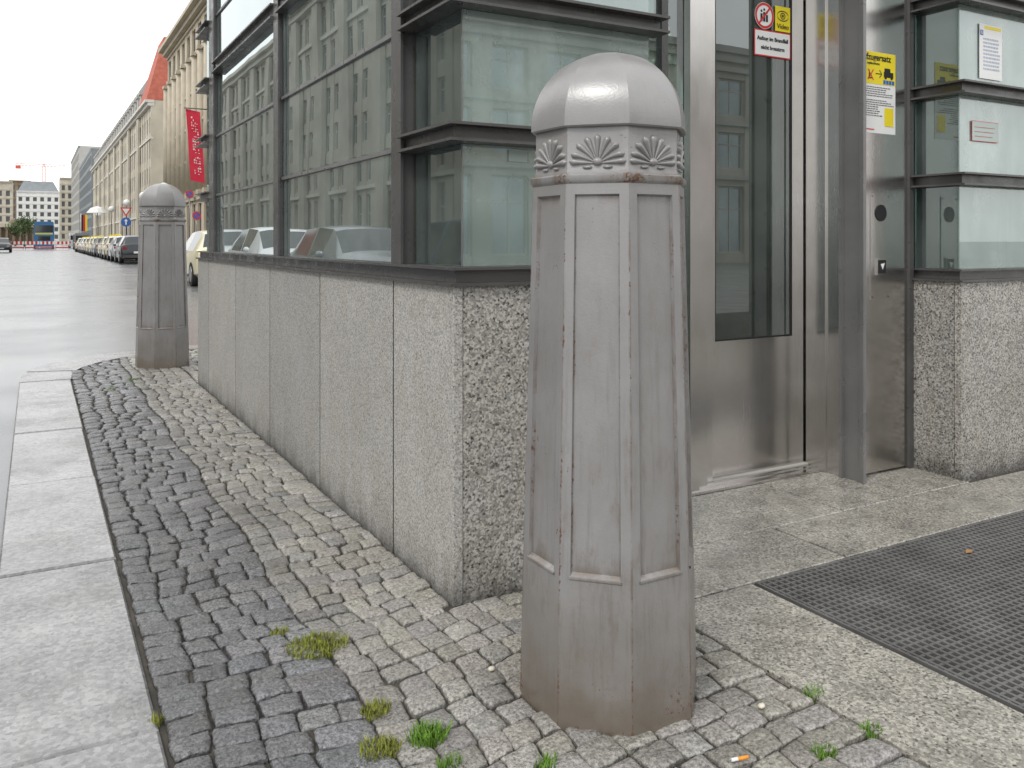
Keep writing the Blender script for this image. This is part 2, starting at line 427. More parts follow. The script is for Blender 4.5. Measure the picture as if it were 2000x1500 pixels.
# cobbles
def poly_in(x, y, P):
    c = False; j = len(P)-1
    for i in range(len(P)):
        if (P[i][1] > y) != (P[j][1] > y) and x < (P[j][0]-P[i][0])*(y-P[i][1])/(P[j][1]-P[i][1])+P[i][0]: c = not c
        j = i
    return c
POLY = inner+[(12, -4)]
def stone(mb, T, q, top, tint, n, gap, dark):
    cx = sum(p[0] for p in q)/4; cy = sum(p[1] for p in q)/4
    qq = []
    for p in q:
        dx, dy = p[0]-cx, p[1]-cy; l = math.hypot(dx, dy); k = (l-gap)/l
        qq.append((cx+dx*k, cy+dy*k))
    sd = random.uniform(0, 100); tx = random.uniform(-.04, .04); ty = random.uniform(-.04, .04)
    rc = random.uniform(.02, .10)
    b = len(mb.v); W = n+1
    def P(u, v):
        a = u*math.sqrt(1-rc*v*v); c = v*math.sqrt(1-rc*u*u)
        s, t = (a+1)/2, (c+1)/2
        x = (qq[0][0]*(1-s)+qq[1][0]*s)*(1-t)+(qq[3][0]*(1-s)+qq[2][0]*s)*t
        y = (qq[0][1]*(1-s)+qq[1][1]*s)*(1-t)+(qq[3][1]*(1-s)+qq[2][1]*s)*t
        return x, y
    for j in range(W):
        for i in range(W):
            u = -1+2*i/n; v = -1+2*j/n
            u = math.sin(u*PI/2)*.7+u*.3; v = math.sin(v*PI/2)*.7+v*.3
            x, y = P(u, v); m_ = max(abs(u), abs(v))
            nz = noise.noise(Vector((x*30+sd, y*30, sd)))*.0042+noise.noise(Vector((x*75, y*75+sd, 3)))*.0018
            if m_ > .97: x += noise.noise(Vector((x*45, y*45, sd)))*.003; y += noise.noise(Vector((x*45, sd, y*45)))*.003
            e = max(0., (m_-.70)/.30)
            z = top+nz+(x-cx)*tx+(y-cy)*ty-.0055*e*e-(.002 if abs(u)+abs(v) > 1.85 else 0)
            mb.v.append((x, y, z)); T.append(tint)
    for j in range(n):
        for i in range(n):
            mb.face([b+j*W+i, b+j*W+i+1, b+(j+1)*W+i+1, b+(j+1)*W+i], 0, True)
    ring = [i for i in range(n)]+[i*W+n for i in range(n)]+[n*W+n-i for i in range(n)]+[(n-i)*W for i in range(n)]
    b2 = len(mb.v)
    for k in ring:
        x, y, z = mb.v[b+k]; mb.v.append((x+(x-cx)*.03, y+(y-cy)*.03, -.04)); T.append(tint)
    L = len(ring)
    for k in range(L):
        j = (k+1) % L; mb.face([b+ring[j], b+ring[k], b2+k, b2+j], 0, False)
def wob(x, y): return .034*math.sin(4.3*x+.9*y)+.012*math.sin(9*x-1.9*y+1)+.005*math.sin(23*x+3*y)
def lay(x0, x1, y0, y1, pitch, wmin, wmax, mb, T, dark, skip, fix0=False, fix1=False):
    y = y0
    while y < y1:
        h = pitch*random.uniform(.92, 1.10)
        xs = [x0]
        while xs[-1] < x1-wmin*.75:
            xs.append(xs[-1]+random.uniform(wmin, wmax))
        xs[-1] = x1
        for a, b in zip(xs[:-1], xs[1:]):
            if b-a < .03: continue
            j = lambda: random.uniform(-.0038, .0038)
            def w(x, yy):
                if (fix0 and x == x0) or (fix1 and x == x1): return 0.
                return .012*math.sin(yy*5.5+x*3)+.004*math.sin(yy*19)
            q = [(a+w(a, y)+j(), y+wob(a, y)+j()), (b+w(b, y)+j(), y+wob(b, y)+j()),
                 (b+w(b, y+h)+j(), y+h+wob(b, y+h)+j()), (a+w(a, y+h)+j(), y+h+wob(a, y+h)+j())]
            cx = sum(p[0] for p in q)/4; cy = sum(p[1] for p in q)/4
            if skip(cx, cy): continue
            Z = SA*cx+CA*cy
            if Z < .8: continue
            g = random.uniform(.82, 1.14)
            if dark:
                t = min(1, max(0, (cx-.44)/.25)); g *= 1+t*random.uniform(.2, .95)
                tint = (g*random.uniform(.98, 1.04), g, g*random.uniform(.96, 1.03))
            else:
                t = min(1, max(0, (.90-cx)/.20)); g *= 1-t*random.uniform(.05, .45)
                tint = (g, g*random.uniform(.96, 1.0), g*random.uniform(.89, .99))
                if random.random() < .06: tint = (g*.72, g*.72, g*.72)
            stone(mb, T, q, random.uniform(-.003, .003), tint, 9 if Z < 3.2 else (6 if Z < 5 else 4), random.uniform(.0020, .0042), dark)
        y += h
def near_bollard(x, y, c): return math.hypot(x-c[0], y-c[1]) < .17
B1P = (1.261, 1.746); B2P = (1.0, 8.22)
def skip_all(x, y):
    if not poly_in(x, y, POLY): return True
    if 1.115 < x and 2.37 < y < 7.14: return True
    return near_bollard(x, y, B1P) or near_bollard(x, y, B2P)
mb = MB(); T = []
lay(.260, .69, .3, 9.4, .086, .076, .108, mb, T, True, skip_all, True)
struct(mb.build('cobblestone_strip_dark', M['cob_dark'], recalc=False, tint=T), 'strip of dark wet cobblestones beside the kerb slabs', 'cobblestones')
mb = MB(); T = []
lay(.69, 1.124, 2.36, 9.4, .074, .066, .094, mb, T, False, skip_all, False, True)
lay(.69, 1.662, .25, 2.35, .082, .072, .104, mb, T, False, skip_all, False, True)
lay(1.13, 4.2, 7.15, 9.4, .085, .075, .11, mb, T, False, skip_all)
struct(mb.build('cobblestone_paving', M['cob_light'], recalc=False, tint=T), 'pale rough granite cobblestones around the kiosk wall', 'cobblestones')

# granite slabs on the right
mb = MB()
def slab(x0, x1, y0, y1): mb.prism([(x0+.004, y0+.004), (x1-.004, y0+.004), (x1-.004, y1-.004), (x0+.004, y1-.004)], -.06, random.uniform(-.0015, .0015), .003)
for a, b in ((-1.6, -.4), (-.4, .8), (.8, 2.04)): slab(1.665, 2.045, a, b)
xs = [1.665, 2.51, 3.36, 4.2, 5.05, 5.9, 6.8]
for a, b in zip(xs[:-1], xs[1:]): slab(a, b, 2.045, 2.40)
xs = [1.95, 2.93, 3.79]
for a, b in zip(xs[:-1], xs[1:]): slab(a, b, 2.40, 2.87)
xs = [2.05, 3.0, 4., 5., 6.]
for a, b in zip(xs[:-1], xs[1:]): slab(a, b, -1.6, .30)
for a in (5., 5.9): slab(a, a+.9, .30, 2.045)
struct(mb.build('granite_paving', M['granite_slab']), 'speckled granite slabs before the elevator door', 'paving')

# ================================================================== MAT (metal grating)
gx0, gx1, gy0, gy1 = 2.055, 5.0, .31, 2.035
g = empty('floor_grating', (gx0, gy0, 0), 0, 'dark metal foot grating set into the slabs before the elevator door', 'grating')
mb = MB(); mb.box(gx0, gx1, gy0, gy1, -.05, -.035); mb.build('drain_pan', M['black'], g)
mb = MB()
for a in (gx0, gx1-.008): mb.box(a, a+.008, gy0, gy1, -.034, .002)
for a in (gy0, gy1-.008): mb.box(gx0+.008, gx1-.008, a, a+.008, -.034, .001)
mb.build('frame', M['rubber'], g)
mb = MB(); p = .0275
x = gx0+.02
while x < gx1-.01: mb.box(x, x+.009, gy0+.008, gy1-.008, -.014, -.001); x += p
y = gy0+.02
while y < gy1-.01: mb.box(gx0+.008, gx1-.008, y, y+.009, -.014, -.002); y += p
mb.build('grate_bars', M['rubber'], g)

# ================================================================== BOLLARD
def make_bollard(loc, label):
    root = empty('bollard', loc, 0, label, 'bollard', 'ornate octagonal bollards')
    prof = [(0, .2265), (.33, .2195), (.345, .2185), (1.275, .1935)]
    def rad(z):
        for (a, ra), (b, rb) in zip(prof[:-1], prof[1:]):
            if z <= b: return ra+(rb-ra)*(z-a)/(b-a)
        return prof[-1][1]
    C22, S22 = math.cos(PI/8), math.sin(PI/8)
    def P(k, s, z, dep=0., r=None):
        r = rad(z) if r is None else r
        ph = k*PI/4; nx, ny = math.cos(ph), math.sin(ph); a = r*C22-dep; h = r*S22*s
        return (a*nx-h*ny, a*ny+h*nx, z)
    mb = MB(); T = []
    def quad(ps, ts):
        b = len(mb.v); mb.v += ps; T.extend(ts); mb.face([b, b+1, b+2, b+3])
    m = .70; zl, zh = .345, 1.228; d = .009; mi = .67
    for k in range(8):
        zs = [-.03, .05, .12, .2, .28, zl, .5, .7, .9, 1.1, zh, 1.265]
        for a, b in zip(zs[:-1], zs[1:]):
            for s0, s1 in ((-1, -.94), (-.94, -m), (-m, m), (m, .94), (.94, 1)):
                if s0 == -m and a >= zl-.001 and b <= zh+.001: continue
                t0 = 1. if abs(s0) == 1 else 0.; t1 = 1. if abs(s1) == 1 else 0.
                if s0 == -m: t0 = t1 = 0
                quad([P(k, s0, a), P(k, s1, a), P(k, s1, b), P(k, s0, b)], [t0, t1, t1, t0])
        o = [P(k, -m, zl), P(k, m, zl), P(k, m, zh), P(k, -m, zh)]
        zi0, zi1 = zl+.008, zh-.005
        i_ = [P(k, -mi, zi0, d), P(k, mi, zi0, d), P(k, mi, zi1, d), P(k, -mi, zi1, d)]
        for a in range(4):
            b = (a+1) % 4
            quad([o[a], o[b], i_[b], i_[a]], [.55, .55, .8, .8])
        g0, g1, h0, h1 = -mi+.05, mi-.05, zi0+.02, zi1-.02
        j_ = [P(k, g0, h0, d), P(k, g1, h0, d), P(k, g1, h1, d), P(k, g0, h1, d)]
        for a in range(4):
            b = (a+1) % 4
            quad([i_[a], i_[b], j_[b], j_[a]], [.8, .8, .1, .1])
        quad(j_, [.1]*4)
        zz = zl-.008
        q = [P(k, -m-.03, zz, 0), P(k, m+.03, zz, 0), P(k, m+.03, zz+.003, -.003), P(k, -m-.03, zz+.003, -.003)]
        quad(q, [.3]*4)
        q2 = [P(k, -m-.03, zl-.001, -.003), P(k, m+.03, zl-.001, -.003)]
        quad([q[3], q[2], q2[1], q2[0]], [.6]*4)
        quad([q2[0], q2[1], P(k, m+.03, zl, 0), P(k, -m-.03, zl, 0)], [.6]*4)
    mb.build('shaft', M['bollard'], root, recalc=False, tint=T, world=False)
    def octring(zs_rs, name, parent, bow=0., seg=6, t=0.):
        mb = MB(); T = []
        for k in range(8):
            b = len(mb.v)
            for z, r in zs_rs:
                for i in range(seg+1):
                    s = -1+2*i/seg
                    x, y, _ = P(k, s, z, 0, r)
                    l = math.hypot(x, y); f = 1+(r/l-1)*bow if l > 1e-6 else 1
                    mb.v.append((x*f, y*f, z)); T.append(t*(1. if abs(s) == 1 else .35))
            for j in range(len(zs_rs)-1):
                for i in range(seg):
                    mb.face([b+j*(seg+1)+i, b+j*(seg+1)+i+1, b+(j+1)*(seg+1)+i+1, b+(j+1)*(seg+1)+i], 0, True)
        o = mb.build(name, M['bollard'], parent, recalc=False, tint=T, world=False)
        o.data.set_sharp_from_angle(angle=RD(28)); return o
    octring([(1.252, .1935), (1.257, .198), (1.262, .2005), (1.272, .2005), (1.276, .196), (1.277, .185)], 'collar', root, 0, 2, 1.2)
    fr = octring([(1.270, .1885), (1.283, .1885), (1.287, .1865), (1.40, .1865)], 'frieze', root, 0, 2, .2)
    def palm(k):
        mb = MB(); ph = k*PI/4; n = Vector((math.cos(ph), math.sin(ph), 0)); t = Vector((-n.y, n.x, 0)); zv = Vector((0, 0, 1))
        a = .1865*C22; O = n*(a+.0005)+zv*1.300
        K = 9
        for i in range(K):
            an = RD(-86+172*i/(K-1))
            # each lobe is one smooth tapering body, slightly bent outwards, rounded at its tip
            L_ = .068; N_ = 9; rings = []
            for q in range(N_+1):
                f = q/N_; bend = an*(1+.10*f*f) if abs(an) < 1.2 else an
                dr = t*math.sin(bend)+zv*math.cos(bend); sd = t*math.cos(bend)-zv*math.sin(bend)
                w = .0022+.0074*f**1.2
                if f > .82: w *= math.sqrt(max(0., 1-((f-.82)/.18)**2))
                hgt = (.004+.0075*f) * (1 if f <= .82 else math.sqrt(max(0., 1-((f-.82)/.18)**2)))
                rings.append((O+dr*(.010+f*(L_-.010)), sd, max(w, .0003), max(hgt, .0003)))
            b = len(mb.v); M8 = 8
            for c, sd, w, hh in rings:
                for e in range(M8+1):
                    th = PI*e/M8; mb.v.append(tuple(c+sd*(w*math.cos(th))+n*(hh*math.sin(th)-.001)))
            for q in range(N_):
                for e in range(M8):
                    mb.face([b+q*(M8+1)+e, b+q*(M8+1)+e+1, b+(q+1)*(M8+1)+e+1, b+(q+1)*(M8+1)+e], 0, True)
        mb.ell(O+zv*.004, t*.0125, n*.010, zv*.0095, 14, 10)
        for sg in (-1, 1):
            mb.ell(O+t*sg*.024-zv*.009, t*.012, n*.007, zv*.0038, 10, 6)
        T = [.12]*len(mb.v)
        return mb.build('palmette', M['bollard'], fr, recalc=True, tint=T, world=False)
    for k in range(8): palm(k)
    pr = [(1.388, .180), (1.385, .194), (1.389, .1985), (1.398, .1985)]
    for i in range(1, 21):
        t = PI/2*i/20
        pr.append((1.399+.190*math.sin(t), max(.0005, .1980*math.cos(t)**.97)))
    octring(pr, 'dome_cap', root, .26, 8, .0)
    return root
b1 = make_bollard((B1P[0], B1P[1], 0), 'large grey octagonal bollard in the foreground, rust stained at its base')
b2 = dup(b1, (B2P[0], B2P[1], -.01), 0, 'smaller looking grey bollard at the far corner of the kerb bend', 1.035)

# ================================================================== KIOSK
kx, ky = 1.13, 2.385
K = empty('elevator_kiosk', (kx, ky, 0), 0, 'glass and steel elevator kiosk on a speckled granite plinth', 'kiosk')
GH = .977
def part(mb, name, mat, parent=None, **kw): return mb.build(name, mat, parent or K, **kw)
mb = MB()
mb.prism([(1.165, 2.42), (1.92, 2.42), (1.92, 3.05), (1.40, 3.05), (1.40, 7.0), (1.165, 7.0)], -.05, GH-.01)
mb.box(1.41, 6.1, 6.9, 7.08, -.05, GH-.01)
part(mb, 'plinth_core', M['dark'])
js = [2.385, 2.892, 3.80, 4.745, 5.665, 6.64, 7.12]
def vpanel(y0, y1, g0, g1):
    c = .002; mb = MB()
    a, b = y0+g0, y1-g1
    poly = [(1.162, a), (1.162, b), (1.130+c, b), (1.13, b-c), (1.13, a+c), (1.130+c, a)]
    mb.prism(poly, -.05, GH); part(mb, 'granite_panel', M['granite_wall'])
for a, b in zip(js[:-1], js[1:]): vpanel(a, b, .005 if a > 2.4 else 0, .005)
for a in js[1:-1]:
    mb = MB(); mb.box(1.1308, 1.160, a-.0048, a+.0048, -.05, GH-.001); part(mb, 'joint_seal', M['black'])
mb = MB(); mb.box(1.1645, 1.95, 2.385, 2.417, -.05, GH); part(mb, 'granite_panel', M['granite_front'])
mb = MB(); mb.box(1.925, 1.95, 2.42, 2.9, -.05, GH); part(mb, 'granite_panel', M['granite_front'])
for a in range(5):
    mb = MB(); mb.box(1.165+a*.98, 1.165+(a+1)*.98-.004, 7.088, 7.12, -.05, GH); part(mb, 'granite_panel', M['granite_wall'])
RG = .925
mb = MB(); mb.box(3.78, 3.81, 2.475, 2.70, -.05, RG); part(mb, 'granite_panel', M['granite_front'])
for a, b in ((3.78, 4.72), (4.724, 5.6), (5.604, 6.1)):
    mb = MB(); mb.box(a, b, 2.44, 2.472, -.05, RG); part(mb, 'granite_panel', M['granite_front'])
mb = MB(); mb.box(6.07, 6.1, 2.475, 7.08, -.05, RG); part(mb, 'granite_panel', M['granite_wall'])
mb = MB(); mb.box(3.815, 6.06, 2.475, 2.9, -.05, RG-.01); part(mb, 'plinth_core', M['dark'])

def lshape(x_, y_, xe, ye, t):
    return [(x_, y_), (xe, y_), (xe, y_+t), (x_+t, y_+t), (x_+t, ye), (x_, ye)]
mb = MB()
mb.prism(lshape(1.112, 2.367, 1.96, 7.13, .12), GH+.0005, GH+.010)
mb.prism(lshape(1.146, 2.401, 1.955, 7.11, .08), GH+.0105, GH+.050)
mb.prism(lshape(1.126, 2.381, 1.955, 7.12, .10), GH+.0505, GH+.060)
part(mb, 'sill_rail', M['steel_dark'])
mb = MB()
for z0, z1, o in ((RG+.0005, RG+.010, 0), (RG+.0105, RG+.050, .034), (RG+.0505, RG+.060, .014)):
    mb.prism([(3.765+o, 2.425+o), (6.1, 2.425+o), (6.1, 2.56), (3.87, 2.56), (3.87, 2.70), (3.765+o, 2.70)], z0, z1)
part(mb, 'sill_rail', M['steel_dark'])
ZT = 3.60
LZ = [1.43, 1.86, 2.29, 2.72, 3.15]
for z in LZ:
    mb = MB()
    P1 = lshape(1.112, 2.366, 1.975, 2.818, .095); P2 = lshape(1.150, 2.404, 1.96, 2.818, .05)
    mb.prism(P1, z, z+.009); mb.prism(P2, z+.0095, z+.0505); mb.prism(P1, z+.051, z+.060)
    part(mb, 'ledge_beam', M['steel_dark'])
    mb = MB(); zz = z-.05
    P1 = [(3.752, 2.405), (6.1, 2.405), (6.1, 2.50), (3.85, 2.50), (3.85, 2.70), (3.752, 2.70)]
    P2 = [(3.788, 2.441), (6.1, 2.441), (6.1, 2.49), (3.84, 2.49), (3.84, 2.70), (3.788, 2.70)]
    mb.prism(P1, zz, zz+.009); mb.prism(P2, zz+.0095, zz+.0505); mb.prism(P1, zz+.051, zz+.060)
    part(mb, 'ledge_beam', M['steel_dark'])
    mb = MB()
    P1 = [(1.112, 6.705), (1.205, 6.705), (1.205, 7.04), (6.0, 7.04), (6.0, 7.135), (1.112, 7.135)]
    P2 = [(1.150, 6.705), (1.195, 6.705), (1.195, 7.05), (6.0, 7.05), (6.0, 7.10), (1.150, 7.10)]
    mb.prism(P1, z, z+.009); mb.prism(P2, z+.0095, z+.0505); mb.prism(P1, z+.051, z+.060)
    part(mb, 'ledge_beam', M['steel_dark'])
def post(y0, y1, x0=1.130, x1=1.215):
    mb = MB()
    mb.box(x0, x0+.010, y0, y1, GH+.0605, ZT); mb.box(x1-.01, x1, y0, y1, GH+.0605, ZT)
    mb.box(x0+.0105, x1-.0105, y0+.012, y1-.012, GH+.0605, ZT)
    part(mb, 'post', M['steel_dark'])
PX = 1.172
post(2.820, 2.912); post(4.615, 4.715, 1.142, 1.19); post(6.52, 6.70, 1.142, 1.19)
BAYS = ((2.913, 4.614), (4.716, 6.519))
for z0, z1 in ((2.345, 2.425), (3.2, 3.28)):
    for a, b in BAYS:
        mb = MB(); mb.box(1.124, 1.195, a, b, z0, z0+.01); mb.box(1.150, 1.19, a, b, z0+.0105, z1-.0105); mb.box(1.124, 1.195, a, b, z1-.01, z1)
        part(mb, 'transom', M['steel_dark'])
for z in (1.455, 1.888, 2.78):
    for a, b in BAYS:
        mb = MB(); mb.box(1.160, 1.188, a, b, z-.008, z+.008); part(mb, 'glazing_bar', M['steel_mid'])
def pane(p0, p1, z0, z1, mat, name='glass_pane', skew=0.):
    mb = MB(); (x0, y0), (x1, y1) = p0, p1; t = .006
    if abs(x1-x0) < 1e-6: mb.box(x0, x0+t, y0, y1, z0, z1)
    else: mb.box(x0, x1, y0, y0+t, z0, z1)
    if skew:   # no pane sits perfectly true in its frame
        ky_, kz_ = random.uniform(-skew, skew), random.uniform(-skew, skew)*.5
        mb.v = [(v[0]+ky_*((v[1]-y0)/(y1-y0)-.5)+kz_*((v[2]-z0)/(z1-z0)-.5), v[1], v[2]) for v in mb.v]
    return part(mb, name, mat)
for a, b in BAYS:
    for z0, z1 in ((1.038, 1.446), (1.464, 1.879), (1.897, 2.344), (2.426, 2.771), (2.789, 3.199)):
        pane((PX, a+.001), (PX, b-.001), z0, z1, M['glass'], skew=.007)
lv = [1.038]+[v for z in LZ for v in (z-.001, z+.061)]+[ZT]
for z0, z1 in zip(lv[::2], lv[1::2]):
    pane((1.188, 2.445), (1.188, 2.818), z0, z1, M['frost_dark'])
    pane((1.188, 2.4385), (1.935, 2.4385), z0, z1, M['frost'])
    pane((1.188, 6.703), (1.188, 7.06), z0, z1, M['frost_dark'])
    pane((1.2, 7.062), (6.0, 7.062), z0, z1, M['glass'])
    mb = MB(); mb.box(1.1855, 1.1875, 2.4365, 2.4445, z0, z1); part(mb, 'glass_edge_seal', M['steel_mid'])
lvr = [RG+.061]+[v-.05 for z in LZ for v in (z-.001, z+.061)]+[ZT]
for z0, z1 in zip(lvr[::2], lvr[1::2]):
    pane((3.81, 2.476), (3.81, 2.70), z0, z1, M['frost_dark'])
    pane((3.81, 2.468), (6.09, 2.468), z0, z1, M['frost'])
    pane((6.06, 2.48), (6.06, 7.06), z0, z1, M['glass'])
mb = MB(); mb.box(1.30, 1.93, 2.66, 2.70, GH, ZT); part(mb, 'inner_panel', M['greyclad'])
for x in (1.52, 4.35, 5.1):
    mb = MB(); mb.box(x, x+.035, 2.56, 2.60, GH, ZT); part(mb, 'inner_upright', M['steel_dark'])
mb = MB(); mb.box(3.88, 6.0, 2.80, 2.84, RG, ZT); part(mb, 'inner_panel', M['greyclad'])
mb = MB(); mb.box(1.935, 1.945, 2.45, 2.915, GH+.07, ZT); part(mb, 'edge_pane', M['frost_dark'])
mb = MB(); mb.box(1.20, 6.0, 2.95, 7.05, -.04, .02); part(mb, 'inner_floor', M['greystone'])
mb = MB()
for x in (2.1, 3.9):
    for y in (3.15, 5.2): mb.box(x-.05, x+.05, y-.05, y+.05, 0.02, ZT)
for z in (1.2, 2.3, 3.3):
    mb.box(2.06, 3.94, 3.12, 3.18, z, z+.08); mb.box(2.06, 3.94, 5.17, 5.23, z, z+.08); mb.box(2.07, 2.13, 3.19, 5.16, z, z+.08)
part(mb, 'shaft_frame', M['steel_mid'])
mb = MB(); mb.box(2.15, 3.85, 5.0, 5.1, .02, 2.4); mb.box(2.14, 2.16, 3.2, 4.99, .02, 2.4); part(mb, 'lift_car', M['liftwall'])
mb = MB(); mb.box(1.10, 6.2, 2.30, 7.2, ZT, ZT+.18); part(mb, 'roof', M['steel_dark'])
# door zone
mb = MB(); mb.box(1.95, 2.505, 2.915, 2.921, .06, 3.3); part(mb, 'side_glass', M['glass_door'])
mb = MB(); mb.box(1.95, 2.505, 2.90, 2.94, 0, .055); mb.box(2.37, 2.405, 2.895, 2.945, .056, 3.3); part(mb, 'side_frame', M['steel_dark'])
mb = MB()
mb.box(2.508, 2.56, 2.87, 3.0, 0.0, 2.5); mb.box(2.563, 2.625, 2.89, 3.0, 0.0, 2.5); mb.box(2.628, 2.692, 2.93, 3.0, 0.0, 2.5)
part(mb, 'door_jamb', M['inox'])
mb = MB(); mb.box(3.335, 3.36, 2.865, 3.0, 0, 2.5); part(mb, 'door_jamb', M['inox'])
mb = MB(); mb.box(2.508, 3.36, 2.88, 3.02, 2.501, 2.9); part(mb, 'door_header', M['inox'])
mb = MB(); mb.box(2.50, 3.334, 2.86, 3.02, .001, .012)
for q in (2.90, 2.94): mb.box(2.51, 3.33, q, q+.008, .0125, .015)
part(mb, 'door_sill', M['inox'])
D_ = MB(); dy0, dy1 = 2.972, 2.998
D_.box(2.698, 3.325, dy0, dy1, .018, .652)
D_.box(2.698, 2.746, dy0, dy1, .6525, 2.49); D_.box(3.248, 3.325, dy0, dy1, .6525, 2.49); D_.box(2.7465, 3.2475, dy0, dy1, 2.38, 2.49)
door = part(D_, 'elevator_door', M['inox'])
mb = MB(); mb.box(2.747, 3.247, 2.980, 2.986, .653, 2.379); mb.build('door_glass', M['glass_door'], door)
mb = MB(); mb.box(2.747, 2.753, 2.974, 2.979, .66, 2.37); mb.box(3.241, 3.247, 2.974, 2.979, .66, 2.37); mb.box(2.754, 3.240, 2.974, 2.979, .653, .660)
mb.build('glass_gasket', M['black'], door)
mb = MB()
mb.box(3.338, 3.345, 2.62, 2.62+.001, 0, .001)
mb = MB()
mb.box(3.325, 3.345, 2.62, 2.64, 0, 3.3); mb.box(3.338, 3.346, 2.6405, 2.735, 0, 3.3); mb.box(3.318, 3.345, 2.7355, 2.752, 0, 3.3)
part(mb, 'column', M['steel_mid'])
mb = MB(); mb.box(3.338, 3.346, 2.7525, 2.84, 0, 3.3); mb.box(3.328, 3.346, 2.8405, 2.862, 0, 3.3)
part(mb, 'column_lining', M['inox'])
mb = MB(); mb.box(3.348, 3.745, 2.70, 2.72, .012, 3.3); pn = part(mb, 'control_panel', M['inox'])
mb = MB(); mb.box(3.747, 3.778, 2.685, 2.72, 0, 3.3); part(mb, 'panel_edge_strip', M['steel_dark'])
mb = MB(); mb.box(3.475, 3.610, 2.696, 2.6995, .838, 1.345); ic = mb.build('intercom_plate', M['inox'], pn)
mb = MB()
mb.tube((3.545, 2.6955, 1.253), (3.545, 2.692, 1.253), .040, .040, 28)
mb.build('speaker_grille', M['black'], pn)
mb = MB(); mb.box(3.512, 3.578, 2.688, 2.6955, .955, 1.035); bt = mb.build('call_button', M['inox'], pn)
mb = MB(); mb.box(3.520, 3.570, 2.685, 2.6878, .963, 1.027); mb.build('button_face', M['black'], pn)
mb = MB(); mb.v = [(3.530, 2.684, 1.008), (3.560, 2.684, 1.012), (3.545, 2.684, .980)]; mb.face([0, 1, 2]); mb.build('arrow_symbol', M['white'], pn)
for sx in (3.486, 3.599):
    for sz in (.85, 1.333):
        mb = MB(); mb.tube((sx, 2.6955, sz), (sx, 2.694, sz), .0035, .0035, 8); mb.build('screw', M['steel_dark'], pn)

# ---------------------------------------------------------------- notices
def disc(mb, x, z, y, r, n=28, mi=0, r_in=0.):
    b = len(mb.v)
    if r_in == 0:
        mb.v += [(x+r*math.cos(2*PI*i/n), y, z+r*math.sin(2*PI*i/n)) for i in range(n)]; mb.face(list(range(b, b+n)), mi)
    else:
        for i in range(n):
            c, s = math.cos(2*PI*i/n), math.sin(2*PI*i/n); mb.v += [(x+r*c, y, z+r*s), (x+r_in*c, y, z+r_in*s)]
        for i in range(n):
            j = (i+1) % n; mb.face([b+2*i, b+2*j, b+2*j+1, b+2*i+1], mi)
def sheet(mb, x0, x1, z0, z1, y, mi=0): mb.box(x0, x1, y, y+.0008, z0, z1, mi)
yy = 2.9735
n1 = empty('sticker', (3.0, yy, 2.0), 0, 'white sticker with red border about not using the lift in a fire', 'sticker')
mb = MB(); sheet(mb, 2.995, 3.238, 2.008, 2.135, yy); mb.build('border', M['red'], n1)
mb = MB(); sheet(mb, 3.001, 3.232, 2.014, 2.129, yy-.001); mb.build('backing', M['white'], n1)
text('Aufzug im Brandfall', .0265, 3.1165, 2.093, yy-.002, M['black'], n1, bold=.0008)
text('nicht benutzen', .0265, 3.1165, 2.050, yy-.002, M['black'], n1, bold=.0008)
n2 = empty('sticker', (3.05, yy, 2.14), 0, 'round red prohibition sticker with figures on the door glass', 'sticker')
mb = MB(); disc(mb, 3.062, 2.203, yy, .064, 36); mb.build('backing', M['white'], n2, recalc=False)
mb = MB(); disc(mb, 3.062, 2.203, yy-.001, .062, r_in=.050)
mb.v += [(3.024, yy-.0012, 2.168), (3.031, yy-.0012, 2.161), (3.100, yy-.0012, 2.238), (3.093, yy-.0012, 2.245)]; b = len(mb.v)-4; mb.face([b, b+1, b+2, b+3])
mb.build('red_ring', M['red'], n2)
mb = MB()
for fx, hh in ((3.042, .052), (3.060, .060), (3.078, .048)):
    disc(mb, fx, 2.178+hh-.006, yy-.0009, .0065, 12); mb.box(fx-.007, fx+.007, yy-.0010, yy-.0008, 2.174, 2.174+hh-.014)
mb.build('figures', M['black'], n2)
n3 = empty('sticker', (3.18, yy, 2.14), 0, 'yellow video surveillance sticker with an eye on the door glass', 'sticker')
mb = MB(); sheet(mb, 3.134, 3.236, 2.140, 2.262, yy); mb.build('backing', M['yellow'], n3)
mb = MB(); pts = 14
up = [(3.185+.038*math.cos(PI-PI*i/pts), 2.216+.024*math.sin(PI*i/pts)) for i in range(pts+1)]
lo = [(3.185+.038*math.cos(PI-PI*i/pts), 2.216-.024*math.sin(PI*i/pts)) for i in range(pts+1)]
for L_ in (up, lo):
    for (xa, za), (xb, zb) in zip(L_[:-1], L_[1:]):
        b = len(mb.v); mb.v += [(xa, yy-.001, za-.0025), (xb, yy-.001, zb-.0025), (xb, yy-.001, zb+.0025), (xa, yy-.001, za+.0025)]; mb.face([b, b+1, b+2, b+3])
disc(mb, 3.185, 2.216, yy-.0011, .017, r_in=.012); disc(mb, 3.185, 2.216, yy-.0012, .007)
mb.build('eye_symbol', M['black'], n3)
text('Video', .034, 3.185, 2.164, yy-.002, M['black'], n3)
yy = 2.6985
n4 = empty('notice', (3.36, yy, 1.63), 0, 'yellow and white paper notice taped to the steel panel by the door', 'notice')
mb = MB(); sheet(mb, 3.362, 3.657, 1.635, 2.024, yy); mb.build('paper', M['white'], n4)
mb = MB(); sheet(mb, 3.363, 3.656, 1.870, 2.023, yy-.001); mb.build('yellow_header', M['yellow'], n4)
text('Aufzugersatz', .044, 3.507, 1.997, yy-.002, M['black'], n4, bold=.0008)
text('Lift replacement', .018, 3.480, 1.968, yy-.002, M['black'], n4)
mb = MB()
